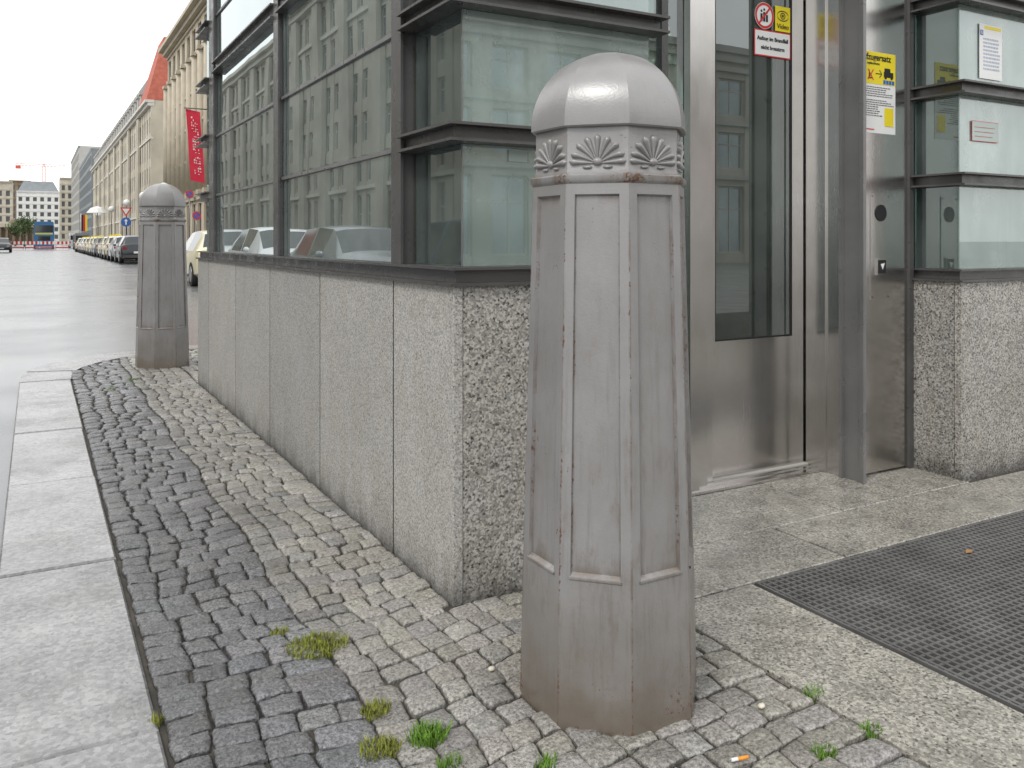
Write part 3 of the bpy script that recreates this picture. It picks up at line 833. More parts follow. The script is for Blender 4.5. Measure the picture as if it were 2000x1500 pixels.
mb.box(3.570, 3.640, yy-.0015, yy-.001, 1.908, 1.934); mb.box(3.575, 3.618, yy-.0016, yy-.0012, 1.934, 1.952)
disc(mb, 3.583, 1.907, yy-.0018, .009, 14); disc(mb, 3.627, 1.907, yy-.0018, .009, 14)
mb.build('van_symbol', M['black'], n4)
mb = MB()
b = len(mb.v); mb.v += [(3.510, yy-.0015, 1.918), (3.556, yy-.0015, 1.918), (3.556, yy-.0015, 1.923), (3.510, yy-.0015, 1.923)]; mb.face([b, b+1, b+2, b+3])
for sg in (-1, 1):
    b = len(mb.v); mb.v += [(3.556, yy-.0016, 1.9205-.003*sg), (3.556, yy-.0016, 1.9205+.003*sg), (3.540, yy-.0016, 1.9205+.020*sg), (3.536, yy-.0016, 1.9205+.016*sg)]; mb.face([b, b+1, b+2, b+3])
mb.build('arrow_symbol', M['black'], n4)
mb = MB(); mb.box(3.455, 3.490, yy-.0015, yy-.001, 1.895, 1.900); mb.box(3.462, 3.468, yy-.0015, yy-.001, 1.9005, 1.935); disc(mb, 3.472, 1.905, yy-.0016, .012, 16, 0, .008)
mb.build('wheelchair_symbol', M['black'], n4)
mb = MB(); b = 0
mb.v += [(3.452, yy-.002, 1.888), (3.460, yy-.002, 1.888), (3.498, yy-.002, 1.938), (3.490, yy-.002, 1.938)]; mb.face([0, 1, 2, 3])
mb.v += [(3.452, yy-.0021, 1.938), (3.460, yy-.0021, 1.938), (3.498, yy-.0021, 1.888), (3.490, yy-.0021, 1.888)]; mb.face([4, 5, 6, 7])
mb.build('red_cross', M['red'], n4)
for q in range(4):
    mb = MB(); mb.box(3.566+q*.021, 3.584+q*.021, yy-.0015, yy-.001, 1.874, 1.894); mb.build('blue_icon', M['blue'], n4)
mb = MB()
for q in range(13):
    z = 1.855-q*.0105-(.010 if q > 4 else 0); w = random.uniform(.20, .265) if q < 8 else random.uniform(.15, .18)
    x = 3.375
    while x < 3.375+w:
        l = random.uniform(.008, .022); mb.box(x, x+l, yy-.0014, yy-.001, z-.0018, z+.0018); x += l+.004
mb.build('fine_print', M['steel_dark'], n4)
mb = MB(); sheet(mb, 3.575, 3.640, 1.672, 1.760, yy-.0018); mb.build('yellow_field', M['yellow'], n4)
mb = MB(); mb.box(3.375, 3.50, yy-.0014, yy-.001, 1.650, 1.655); mb.build('red_footer', M['red'], n4)
def RX(u, Y): return Y*(SA+u*CA)/(CA-u*SA)
yy = 2.462
n5 = empty('notice', (3.98, yy, 1.8), 0, 'white timetable notice with a blue letter behind the upper right pane', 'notice')
xa, xb = RX(.550, yy), RX(.5765, yy)
zt = 1.12+425*(SA*xa+CA*yy)/FPX; zb_ = 1.12+318*(SA*xa+CA*yy)/FPX
mb = MB(); sheet(mb, xa, xb, zb_, zt, yy); mb.build('paper', M['white'], n5)
mb = MB(); sheet(mb, xa+.04, xb-.01, zt-.022, zt-.008, yy-.001); mb.build('yellow_bar', M['yellow'], n5)
mb = MB(); sheet(mb, xa+.006, xa+.03, zt-.055, zt-.03, yy-.001); mb.build('blue_square', M['blue'], n5)
text('U', .024, xa+.018, zt-.043, yy-.002, M['white'], n5)
mb = MB()
for q in range(9):
    z = zt-.07-q*.018; x = xa+.03
    while x < xb-.03: l = random.uniform(.008, .02); mb.box(x, x+l, yy-.0014, yy-.001, z-.004, z+.004); x += l+.005
mb.build('fine_print', pmat('pale print', (.45, .5, .62), .6), n5)
n6 = empty('sticker', (3.95, yy, 1.5), 0, 'small red framed sticker on the middle right pane', 'sticker')
xa, xb = RX(.541, yy), RX(.572, yy); Z_ = SA*xa+CA*yy
zt = 1.12+235*Z_/FPX; zb_ = 1.12+195*Z_/FPX
stk = pmat('pale green sticker', (.42, .50, .47), .4)
mb = MB(); sheet(mb, xa, xb, zb_, zt, yy); mb.build('border', M['red'], n6)
mb = MB(); sheet(mb, xa+.003, xb-.003, zb_+.003, zt-.003, yy-.001); mb.build('backing', stk, n6)
mb = MB()
for q in range(3): mb.box(xa+.02, xb-.03-.01*q, yy-.0022, yy-.0015, zt-.03-.022*q, zt-.028-.022*q)
mb.build('fine_print', M['red'], n6)
yy = 2.4345
xa, xb = RX(-.004, yy), RX(.018, yy)
n7 = empty('sticker', (xa, yy, 1.4), 0, 'faint pale green sticker half hidden behind the big bollard dome', 'sticker')
Z_ = SA*xa+CA*yy; zt = 1.12+177*Z_/FPX; zb_ = 1.12+155*Z_/FPX
mb = MB(); sheet(mb, xa, xb, zb_, min(zt, 1.42), yy); mb.build('backing', stk, n7)

# ================================================================== SMALL THINGS
def tuft(x, y, r, n, h, mat, label, name='grass_tuft'):
    mb = MB()
    for i in range(n):
        a = random.uniform(0, 2*PI); d = r*random.random()**.6; px, py = x+d*math.cos(a), y+d*math.sin(a)*.8
        hh = h*random.uniform(.4, 1); b = random.uniform(0, 2*PI); lx, ly = math.cos(b), math.sin(b); w = random.uniform(.0010, .0022)
        ln = random.uniform(.2, 1.1)*hh
        k = len(mb.v)
        mb.v += [(px-ly*w, py+lx*w, -.012), (px+ly*w, py-lx*w, -.012), (px+lx*ln*.4+ly*w, py+ly*ln*.4-lx*w, hh*.65-.01), (px+lx*ln*.4-ly*w, py+ly*ln*.4+lx*w, hh*.65-.01), (px+lx*ln, py+ly*ln, hh*.85)]
        mb.face([k, k+1, k+2, k+3]); mb.face([k+3, k+2, k+4])
    o = mb.build(name, mat, recalc=False); tag(o, label, 'grass')
    return o
def GP(px, py):
    Z = FPX*EYE/(py-470); l = (px-1000)/FPX*Z; return Z*SA+l*CA, Z*CA-l*SA
tl = [((620, 1262), .085, 900, .022, 'moss', 'largest yellowish moss and grass patch between dark and pale cobbles'),
      ((735, 1385), .04, 260, .020, 'moss', 'yellow green moss tuft in the joint right below the largest patch'),
      ((742, 1462), .05, 300, .024, 'moss', 'moss tuft at the bottom edge between dark and pale cobbles'),
      ((838, 1440), .045, 320, .034, 'green', 'bright green grass tuft left of the big bollard base'),
      ((545, 1235), .03, 80, .02, 'moss', 'thin moss strip in the dark cobbles left of the largest patch'),
      ((1068, 1492), .03, 90, .022, 'green', 'small grass tuft below the big bollard at the picture edge'),
      ((1590, 1352), .03, 120, .015, 'green', 'green weed in the joint right of the bollard'),
      ((1700, 1425), .03, 130, .017, 'green', 'green weed at the edge of the granite slabs'),
      ((1610, 1468), .03, 130, .017, 'green', 'green weed in the cobbles near the cigarette butt'),
      ((880, 1495), .03, 120, .025, 'green', 'grass tuft at the bottom edge below the bright green tuft'),
      ((310, 1405), .02, 50, .02, 'moss', 'tiny moss tuft against the kerb slab'),
      ((215, 760), .05, 50, .02, 'green', 'faint grass by the inner kerb at the far bend'),
      ((258, 742), .05, 60, .02, 'green', 'faint grass line in front of the far bollard')]
for (p_, r, n, h, mt, lb) in tl:
    x, y = GP(*p_); tuft(x, y, r, n, h, M[mt], lb)
x, y = GP(1452, 1490)
c = empty('cigarette_butt', (x, y, .012), 0, 'orange and white cigarette butt on the cobbles at the bottom right', 'cigarette butt')
mb = MB(); mb.tube((x-.012, y+.004, .010), (x+.010, y-.004, .012), .004, .004, 10); mb.build('filter', M['orange'], c)
mb = MB(); mb.tube((x-.026, y+.009, .009), (x-.0121, y+.0041, .010), .0038, .004, 10); mb.build('paper', M['white'], c)
for i, (p_, lb) in enumerate((((1487, 1385), 'pale pebble on the cobbles right of the big bollard'), ((960, 1312), 'pale pebble on the cobbles left of the big bollard base'), ((972, 1108), 'small pale pebble at the foot of the granite wall'))):
    x, y = GP(*p_); mb = MB(); mb.ell((x, y, .008), (.010, .003, 0), (-.003, .008, 0), (0, 0, .006)); tag(mb.build('pebble', M['pebble']), lb, 'pebble')
x, y = GP(1893, 1080); mb = MB(); mb.v = [(x-.02, y, .003), (x, y-.012, .006), (x+.025, y+.003, .004), (x+.002, y+.013, .010)]; mb.face([0, 1, 2, 3]); tag(mb.build('dry_leaf', M['leafdry'], recalc=False), 'dry brown leaf lying on the foot grating', 'leaf')

# ================================================================== BUILDINGS
WC = {}
def win_meshes(w, h, fr, gl, style):
    key = (w, h, fr.name, gl.name, style)
    if key in WC: return WC[key]
    a = MB(); t = .09
    a.box(-w/2, -w/2+t, -.04, .06, 0, h); a.box(w/2-t, w/2, -.04, .06, 0, h); a.box(-w/2+t, w/2-t, -.04, .06, 0, t); a.box(-w/2+t, w/2-t, -.04, .06, h-t, h)
    a.box(-.035, .035, -.03, .05, t, h-t); a.box(-w/2+t, w/2-t, -.028, .048, h*.66, h*.66+.07)
    b = MB(); b.box(-w/2+t, w/2-t, .0, .02, t, h-t)
    oa = a.build('window', fr); ob = b.build('pane', gl); ma, mb_ = oa.data, ob.data
    bpy.data.objects.remove(oa); bpy.data.objects.remove(ob)
    WC[key] = (ma, mb_); return WC[key]
def building(label, cat, loc, rot, L, D, H, floors, bay, ww, wall, trim, fr, gl, nparts=100, sub=False, columns=False, cornice=.6, strings=True, roof=None, name='building', every=1):
    root = empty(name, loc, rot, label, cat)
    n = int(L//bay); m = (L-n*bay)/2
    mb = MB(); mb.box(0, L, .45, D, -.2, H)
    hw = (bay-ww)/2
    for i in range(n+1):
        c = m+i*bay; x0 = 0 if i == 0 else c-hw; x1 = L if i == n else c+hw
        if every > 1 and i % every == 0 and 0 < i < n: mb.box(x0-.25, x1+.25, -.35, -.005, -.2, H-.9)
        mb.box(x0, x1, 0, .45, -.2, H-.01)
    zs = [-.2]+[v for f in floors for v in f]+[H-.02]
    for a, b in zip(zs[::2], zs[1::2]):
        if b-a > .05: mb.box(.01, L-.01, .05, .44, a, b)
    mb.build('wall', wall, root, world=False)
    mb = MB()
    mb.box(-.1, L+.1, -cornice, .4, H-.35, H+.02); mb.box(-.05, L+.05, -cornice*.55, .4, H-.8, H-.355)
    if strings:
        for k, (a, b) in enumerate(floors):
            if strings is True or k in strings: mb.box(-.02, L+.02, -.16, .3, b+.35, b+.6)
    mb.build('cornice', trim, root, world=False)
    if columns:
        for i in range(n+1):
            c = m+i*bay
            q = MB()
            z0 = floors[1][0]-.6; z1 = floors[-2][1]+.3
            q.box(c-.55, c+.55, -.55, -.01, z0-.6, z0); q.tube((c, -.12, z0), (c, -.12, z1), .42, .36, 12); q.box(c-.5, c+.5, -.55, -.01, z1, z1+.35)
            q.build('column', trim, root, world=False)
    W = []
    cr, sr = math.cos(rot), math.sin(rot)
    for i in range(n):
        for (a, b) in floors:
            x = m+(i+.5)*bay; wx = loc[0]+x*cr; wy = loc[1]+x*sr
            W.append((math.hypot(wx, wy)+a*.1, x, a, b))
    W.sort()
    rest = MB()
    for k, (_, x, a, b) in enumerate(W):
        ma, mp = win_meshes(ww-.02, round(b-a-.02, 3), fr, gl, 0)
        if k < nparts:
            o = bpy.data.objects.new('window', ma); COL.objects.link(o); o.parent = root; o.location = (x, .25, a+.01)
            o2 = bpy.data.objects.new('pane', mp); COL.objects.link(o2); o2.parent = o
            o2.rotation_euler = (random.uniform(-.012, .012), 0, random.uniform(-.012, .012))
        else:
            for me, mi in ((ma, 0), (mp, 1)):
                bs = len(rest.v); rest.v += [(v.co.x+x, v.co.y+.25, v.co.z+a+.01) for v in me.vertices]
                for p in me.polygons: rest.face([bs+i_ for i_ in p.vertices], mi)
    if rest.v:
        o = rest.build('windows', [fr, gl], root, recalc=False, world=False); o['kind'] = 'stuff'
    return root
def flo(z0, n, pitch, h, first=None):
    r = [] if first is None else [first]
    for i in range(n): r.append((z0+i*pitch, z0+i*pitch+h))
    return r
R90 = -PI/2
br = building('ornate tan stone building with columns and red banner at the left of the kiosk', 'building', (14, 110, 0), R90, 84, 20, 24.0,
         flo(6.6, 5, 3.4, 2.3, (.5, 4.8)), 3.5, 2.0, M['tan'], M['trim'], M['winframe_dark'], M['winglass2'], 100, columns=True, cornice=1.1)
mb = MB(); mb.box(2, 82, 3, 18, 24.02, 27.5); mb.build('roof_storey', pmat('green roof glazing', (.35, .45, .41), .15), br, world=False)
b2r = building('long pale sandstone building with dark mansard and red tiled end roof', 'building', (14, 262, 0), R90, 135, 18, 20.6,
         flo(5.6, 4, 3.5, 2.3, (.5, 4.2)), 3.0, 1.4, M['tan2'], M['tan3'], M['winframe_dark'], M['winglass2'], 100, cornice=.8, strings=(0, 3), every=5)
mb = MB()
def gable(mb, x0, x1, y0, y1, z0, z1, ix0, ix1, iy, mi=0):
    b = len(mb.v)
    mb.v += [(x0, y0, z0), (x1, y0, z0), (x1, y1, z0), (x0, y1, z0), (x0+ix0, y0+iy, z1), (x1-ix1, y0+iy, z1), (x1-ix1, y1-iy, z1), (x0+ix0, y1-iy, z1)]
    for q in ((0, 1, 5, 4), (1, 2, 6, 5), (2, 3, 7, 6), (3, 0, 4, 7), (4, 5, 6, 7)): mb.face([b+i for i in q], mi)
gable(mb, 0, 124, .1, 17.8, 20.63, 27.6, 1, .01, 2.0); mb.build('mansard_roof', M['darkroof'], b2r, world=False)
mb = MB(); gable(mb, 124.1, 135, -.6, 18, 20.63, 29.8, 3.5, 1.2, 2.4); mb.build('red_roof', M['redroof'], b2r, world=False)
for i in range(30):
    q = MB(); x = 3+i*4; q.box(x-.8, x+.8, .2, 4, 20.7, 23.6); q.box(x-1.0, x+1.0, .0, 4.2, 23.61, 24.0); q.build('dormer', M['greystone'], b2r, world=False)
building('dark grey modern glass block beyond the sandstone building', 'building', (14, 345, 0), R90, 75, 16, 27.5, flo(1.5, 7, 3.6, 2.6), 3.2, 2.6, M['greyclad'], M['greyclad'], M['winframe_dark'], M['winglass2'], 60, cornice=.2, strings=False)
building('taller grey modern block farther down the street', 'building', (14, 425, 0), R90, 75, 16, 36, flo(1.5, 9, 3.7, 2.6), 3.2, 2.6, M['greystone'], M['greyclad'], M['winframe_dark'], M['winglass2'], 60, cornice=.2, strings=False)
building('narrow tan building next to the white building at the street end', 'building', (9.9, 440, 0), 0, 8, 16, 30, flo(2, 7, 3.7, 2.2), 2.6, 1.3, M['tan2'], M['trim'], M['winframe_dark'], M['winglass4'], 60)
wb = building('white office building closing the view at the street end', 'building', (-7.9, 480, 0), 0, 18.8, 16, 25.5, flo(2, 6, 3.7, 2.0), 3.1, 1.6, M['whitestone'], M['whitestone'], M['winframe_dark'], M['winglass4'], 60, cornice=.4)
mb = MB(); gable(mb, .5, 18.3, 1, 15, 25.55, 30.5, 2.5, 2.5, 2.5); mb.build('roof', M['greyclad'], wb, world=False)
building('tan building at the far left edge of the view', 'building', (-27, 430, 0), 0, 18.4, 16, 27, flo(2, 6, 3.7, 2.3), 3.0, 1.5, M['tan2'], M['trim'], M['winframe_dark'], M['winglass4'], 60)
building('dark brown block behind the tan building at the far left', 'building', (-12, 520, 0), 0, 10, 16, 33, flo(2, 8, 3.7, 2.3), 3.0, 1.5, M['brown'], M['brown'], M['winframe_dark'], M['winglass4'], 40)
pv = empty('pavilion', (-11, 300, 0), 0, 'brown stone colonnade pavilion with a small dome at the far left', 'pavilion')
mb = MB()
for i in range(7): mb.box(-11+i*1.75-.3, -11+i*1.75+.3, 300, 300.8, -.2, 5.2)
mb.box(-11.5, -.3, 301.5, 305, -.2, 5.2); part(mb, 'colonnade', M['brown'], pv)
mb = MB(); mb.box(-11.6, -.1, 299.7, 305.2, 5.21, 6.3); part(mb, 'entablature', M['trim'], pv)
mb = MB(); mb.ell((-5.6, 302.5, 6.3), (1.6, 0, 0), (0, 1.6, 0), (0, 0, 1.7), 16, 10); part(mb, 'dome', M['brown'], pv)
building('pale office building across the street, mirrored in the kiosk glass', 'building', (-17, -2, 0), PI/2, 34, 14, 15.5, flo(5.0, 4, 2.6, 1.7, (.4, 4.1)), 1.7, 1.05, M['tan3'], M['tan3'], M['winframe'], M['winglass3'], 100, cornice=.4, strings=(0, 2), every=4)
building('beige office building across the street, mirrored in the left kiosk panes', 'building', (-17, 32.1, 0), PI/2, 130, 14, 20, flo(5.2, 5, 2.9, 2.0, (.4, 4.3)), 2.1, 1.15, M['tan4'], M['tan3'], M['winframe'], M['winglass3'], 100, cornice=.8, strings=(0, 4), every=3)
building('office building behind the viewpoint, mirrored in the elevator door', 'building', (46, -30, 0), PI, 44, 14, 12, flo(5.2, 2, 3.0, 2.1, (.4, 4.2)), 3.0, 2.0, M['tan4'], M['greystone'], M['winframe'], M['winglass3'], 80, cornice=.4)

Yb = 77.
bn = empty('banner', (12.0, Yb, 9), 0, 'tall red banner with white writing hanging from the ornate building', 'banner')
def atY(u, Y): return Y*(SA+u*CA)/(CA-u*SA)
xl, xr = atY((364-1000)/FPX, Yb), atY((398-1000)/FPX, Yb)
Z_ = SA*xl+CA*Yb; zt, zb_ = 1.12+258*Z_/FPX, 1.12+118*Z_/FPX
mb = MB(); N_ = 16
def bpt(s, t):
    return (xl+(xr-xl)*s+(1-t)*.40-.05, Yb+.12*math.sin(t*7+s*3), zb_+(zt-zb_)*t-.25*s)
for i in range(N_+1):
    for j in range(5): mb.v.append(bpt(j/4*.82, i/N_))
for i in range(N_):
    for j in range(4): mb.face([i*5+j, i*5+j+1, (i+1)*5+j+1, (i+1)*5+j], 0, True)
part(mb, 'cloth', M['redcloth'], bn, recalc=False)
mb = MB()
for q in range(22):
    t = .10+.037*q
    for r in range(4):
        if random.random() < .35: continue
        s0 = .24+.10*r; x, y, z = bpt(s0, t); b = len(mb.v)
        x2, _, z2 = bpt(s0+random.choice((.05, .09)), t+random.choice((.012, .026)))
        mb.v += [(x, Yb-.2, z), (x2, Yb-.2, z), (x2, Yb-.2, z2), (x, Yb-.2, z2)]; mb.face([b, b+1, b+2, b+3])
part(mb, 'white_writing', M['white'], bn)
mb = MB(); mb.tube((xl-.2, Yb, zt+.05), (14.1, Yb, zt+.05), .05, .05, 8); part(mb, 'bracket', M['steel_dark'], bn)
bn2 = empty('banner', (14.4, -7.8, 0), RD(45), 'red banner flag on a pole behind the viewpoint, mirrored in the door', 'banner')
mb = MB(); mb.box(-.3, .3, -.01, .01, 1.5, 4.3); mb.build('cloth', M['redcloth'], bn2, world=False)
mb = MB(); mb.tube((-.34, 0, -.13), (-.34, 0, 4.5), .03, .03, 8); mb.build('pole', M['steel_dark'], bn2, world=False)

# crane
cr_ = empty('tower_crane', (-4, 620, 0), 0, 'red tower crane over the white building at the street end', 'crane')
def crx(px, Y): return atY((px-1000)/FPX, Y)
Yc = 620.; xm = crx(86, Yc); Zc = SA*xm+CA*Yc
zj = 1.12+145*Zc/FPX; ztp = 1.12+158*Zc/FPX
mb = MB()
for a in (-.8, .8):
    for b in (-.8, .8): mb.tube((xm+a, Yc+b, 0), (xm+a, Yc+b, zj), .22, .22, 4)
z = 0
while z < zj-2: mb.tube((xm-.8, Yc-.8, z), (xm+.8, Yc-.8, z+2), .12, .12, 4); mb.tube((xm+.8, Yc-.8, z), (xm-.8, Yc-.8, z+2), .12, .12, 4); z += 2
part(mb, 'mast', M['crane'], cr_)
mb = MB(); x0, x1 = crx(30, Yc), crx(128, Yc)
for dz in (0, 1.4): mb.tube((x0, Yc, zj+dz*.9), (x1, Yc, zj+dz*.9), .2, .2, 4)
x = x0
while x < x1-1: mb.tube((x, Yc, zj), (x+1, Yc, zj+1.3), .1, .1, 4); mb.tube((x+1, Yc, zj+1.3), (x+2, Yc, zj), .1, .1, 4); x += 2
mb.tube((xm, Yc, zj), (xm, Yc, ztp+2), .35, .2, 4); mb.tube((xm, Yc, ztp+2), (x0+3, Yc, zj+1.3), .08, .08, 4); mb.tube((xm, Yc, ztp+2), (x1-3, Yc, zj+1.3), .08, .08, 4)
mb.box(x0, x0+3, Yc-.8, Yc+.8, zj-2, zj)
part(mb, 'jib', M['crane'], cr_)

# ================================================================== CARS
PAINT = {k: pmat('car paint '+k, c, .22, m_, .04, 2, 0, 60, .7) for k, c, m_ in (
    ('cream', (.66, .61, .42), 0), ('white', (.74, .75, .75), 0), ('silver', (.50, .52, .54), .3), ('dark', (.03, .035, .04), .3), ('grey', (.25, .26, .27), .4), ('blue', (.04, .08, .16), .3))}
def make_car(loc, rz, label, paint, group='cars parked along the street', taxi=False):
    root = empty('parked_car', loc, rz, label, 'car', group)
    st = [(-2.24, .40, .62, .64, .78, .70), (-2.20, .30, .74, .78, .86, .74), (-2.14, .27, .95, 1.00, .88, .72), (-2.0, .25, .98, 1.06, .89, .70), (-1.72, .24, .98, 1.42, .90, .60),
          (-1.5, .24, .97, 1.47, .905, .62), (-.58, .22, .95, 1.50, .91, .64), (-.50, .22, .95, 1.50, .91, .64), (.30, .22, .93, 1.46, .91, .62), (.42, .22, .93, 1.42, .91, .62),
          (1.10, .23, .91, 1.02, .90, .70), (1.70, .24, .86, .92, .89, .66), (2.05, .26, .74, .80, .85, .62), (2.22, .28, .60, .64, .76, .56), (2.28, .36, .48, .50, .66, .50)]
    def sec(s):
        y, zl, zb, zr, w, wr = s
        return [(0, y, zl), (w*.86, y, zl), (w*.98, y, zl+.1), (w, y, (zl+zb)/2+.05), (w*.965, y, zb), (wr, y, zr), (wr*.7, y, zr+.035), (0, y, zr+.05)]
    secs = [sec(s) for s in st]; nP = 8
    body, sidew, ws, rw = MB(), MB(), MB(), MB()
    for sg in (-1, 1):
        for i in range(len(secs)-1):
            for k in range(nP-1):
                q = [secs[i][k], secs[i+1][k], secs[i+1][k+1], secs[i][k+1]]
                q = [(p[0]*sg, p[1], p[2]) for p in q]
                t = body
                if k == 4 and i in (5, 7): t = sidew
                if k in (5, 6) and i == 9: t = ws
                if k in (5, 6) and i == 3: t = rw
                b = len(t.v); t.v += q; t.face([b, b+1, b+2, b+3] if sg > 0 else [b+3, b+2, b+1, b], 0, True)
        for e in (0, -1):
            b = len(body.v); body.v += [(p[0]*sg, p[1], p[2]) for p in secs[e]]; body.face(list(range(b, b+nP)))
    bo = body.build('body', paint, root, world=False)
    bm = bmesh.new(); bm.from_mesh(bo.data); bmesh.ops.remove_doubles(bm, verts=bm.verts, dist=.0005); bmesh.ops.recalc_face_normals(bm, faces=bm.faces); bm.to_mesh(bo.data); bm.free()
    bo.data.set_sharp_from_angle(angle=RD(32))
    sidew.build('side_windows', M['carglass'], root, world=False); ws.build('windscreen', M['carglass'], root, world=False); rw.build('rear_window', M['carglass'], root, world=False)
    for sg in (-1, 1):
        for y in (-1.35, 1.40):
            w = MB(); w.tube((sg*.915, y, .33), (sg*.70, y, .33), .33, .33, 20); wo = w.build('wheel', M['tyre'], root, world=False)
            w = MB(); w.tube((sg*.922, y, .33), (sg*.90, y, .33), .21, .21, 16); w.build('rim', M['rim'], wo, world=False)
        a = MB(); a.box(min(sg*.60, sg*.80), max(sg*.60, sg*.80), -2.222, -2.10, .78, .90); a.build('tail_lamp', M['redlight'], root, world=False)
        a = MB(); a.box(min(sg*.50, sg*.76), max(sg*.50, sg*.76), 2.05, 2.235, .62, .72); a.build('headlight', M['headlight'], root, world=False)
        a = MB(); a.ell((sg*.98, .62, 1.0), (.09, 0, 0), (0, .06, 0), (0, 0, .065)); a.build('mirror', paint, root, world=False)
    a = MB(); a.box(-.26, .26, -2.255, -2.235, .56, .67); a.build('number_plate', M['white'], root, world=False)
    a = MB(); a.box(-.26, .26, 2.285, 2.30, .38, .48); a.build('number_plate', M['white'], root, world=False)
    a = MB(); a.box(-.80, .80, -2.262, -2.15, .33, .47); a.build('bumper', M['steel_dark'], root, world=False)
    if taxi:
        a = MB(); a.prism([(-.20, -.32), (.20, -.32), (.20, -.20), (-.20, -.20)], 1.54, 1.67, .02); a.build('roof_sign', M['yellow'], root, world=False)
    return root
GZ = -.126
tx = make_car((4.62, 25.9, GZ), 0, 'cream taxi parked just left of the kiosk, nearest of the parked cars', PAINT['cream'], taxi=True)
cr0 = make_car((-3.0, 15.6, GZ), PI, 'grey car across the street, nearest in the glass reflection', PAINT['grey'])
dup(cr0, (-3.0, 20.9, GZ), PI, 'white car across the street, second in the glass reflection', 1, PAINT['white'])
dup(cr0, (-3.0, 26.4, GZ), PI, 'silver car across the street, third in the glass reflection', 1, PAINT['silver'])
dup(cr0, (-3.0, 9.6, GZ), PI, 'blue car across the street beside the viewpoint', 1, PAINT['blue'])
dup(cr0, (-3.1, 106, GZ), PI, 'dark car at the far left edge of the street', 1, PAINT['dark'])
ordn = ['first', 'second', 'third', 'fourth', 'fifth', 'sixth', 'seventh', 'eighth', 'ninth', 'tenth', 'eleventh']
cols = ['dark', 'silver', 'cream', 'cream', 'grey', 'cream', 'cream', 'cream', 'white', 'cream', 'cream']
for i, c in enumerate(cols):
    src = tx if c == 'cream' else cr0
    dup(src, (4.9+random.uniform(-.1, .1), 52+i*5.6, GZ), 0, '%s %s, %s in the distant parked row left of the far bollard' % (c, 'taxi' if c == 'cream' else 'car', ordn[i]), 1, PAINT[c])
def boxy(loc, label, cat, name, L, W, H, paint, group=None):
    root = empty(name, loc, 0, label, cat, group)
    mb = MB(); hw = W/2
    sec = [(-hw*.97, .3), (-hw, .5), (-hw, H*.55), (-hw*.94, H-.12), (-hw*.85, H), (hw*.85, H), (hw*.94, H-.12), (hw, H*.55), (hw, .5), (hw*.97, .3)]
    for y in (-L/2, L/2): mb.v += [(p[0], y, p[1]) for p in sec]
    n = len(sec)
    for i in range(n): j = (i+1) % n; mb.face([i, j, n+j, n+i])
    mb.face(list(range(n))); mb.face(list(range(n, 2*n)))
    mb.build('body', paint, root, world=False)
    if H > 3:
        for z0, z1, k in ((H*.62, H*.86, .88), (H*.30, H*.46, .60)):
            mb = MB(); mb.box(-hw*k, hw*k, -L/2-.02, -L/2-.003, z0, z1); mb.build('rear_window', M['carglass'], root, world=False)
    else:
        mb = MB(); mb.box(-hw*.80, hw*.80, -L/2-.02, -L/2-.003, H*.55, H*.85); mb.build('rear_window', M['carglass'], root, world=False)
    for sg in (-1, 1):
        for y in (-L*.3, L*.3):
            w = MB(); w.tube((sg*(hw+.01), y, .42), (sg*(hw-.25), y, .42), .42, .42, 16); w.build('wheel', M['tyre'], root, world=False)
        a = MB(); a.box(min(sg*hw*.8, sg*hw*.95), max(sg*hw*.8, sg*hw*.95), -L/2-.025, -L/2-.004, .8, 1.15); a.build('tail_lamp', M['redlight'], root, world=False)
        for z0, z1 in (((H*.60, H*.85), (H*.30, H*.48)) if H > 3 else ((H*.55, H*.82),)):
            a = MB(); a.box(min(sg*(hw+.004), sg*(hw-.02)), max(sg*(hw+.004), sg*(hw-.02)), -L*.42, L*.42, z0, z1); a.build('side_window', M['carglass'], root, world=False)
    return root
def onroad(px, Y): return atY((px-1000)/FPX, Y)
bus = boxy((onroad(86, 150), 155, GZ), 'blue double decker bus behind the red and white barriers', 'bus', 'bus', 10, 2.8, 4.2, pmat('bus blue', (.04, .16, .36), .3))
a = MB(); a.box(-1.2, 1.2, -5.03, -5.005, 2.2, 2.42); a.build('yellow_stripe', M['yellow'], bus, world=False)
boxy((onroad(160, 135), 137, GZ), 'dark van beyond the parked row', 'van', 'van', 5.2, 2.0, 2.3, PAINT['grey'])
boxy((onroad(148, 160), 162, GZ), 'white van beyond the dark van', 'van', 'van', 5.2, 2.0, 2.5, PAINT['white'])
for i, (lb) in enumerate(('left red and white barrier before the bus', 'second red and white barrier from the left', 'third red and white barrier from the left', 'rightmost red and white barrier before the bus')):
    x0 = onroad(18, 128)+i*1.75
    r = empty('barrier', (x0, 128, GZ), 0, lb, 'barrier', 'construction barriers across the street')
    for k in range(7):
        a = MB(); a.box(k*.24, k*.24+.235, -.02, .02, .75, 1.15); a.build('board_segment', M['red'] if k % 2 else M['white'], r, world=False)
    a = MB(); a.box(0, 1.68, -.02, .02, .25, .40); a.build('lower_board', M['red'], r, world=False)
    for xx in (.05, 1.6):
        a = MB(); a.box(xx, xx+.05, .021, .07, 0, 1.3); a.build('leg', M['steel_mid'], r, world=False)
def lamp(loc, label, h=4.6):
    r = empty('street_lamp', loc, 0, label, 'street lamp', 'street lamps with white globes')
    a = MB(); a.tube((0, 0, -.1), (0, 0, 1.0), .10, .07, 10); a.tube((0, 0, 1.0), (0, 0, h-.3), .05, .035, 8); a.build('pole', M['steel_dark'], r, world=False)
    a = MB(); a.ell((0, 0, h), (.34, 0, 0), (0, .34, 0), (0, 0, .34), 14, 10); a.build('globe', M['globe'], r, world=False)
    return r
l0 = lamp((7.4, 60, 0), 'street lamp with white globe, nearest to the far bollard')
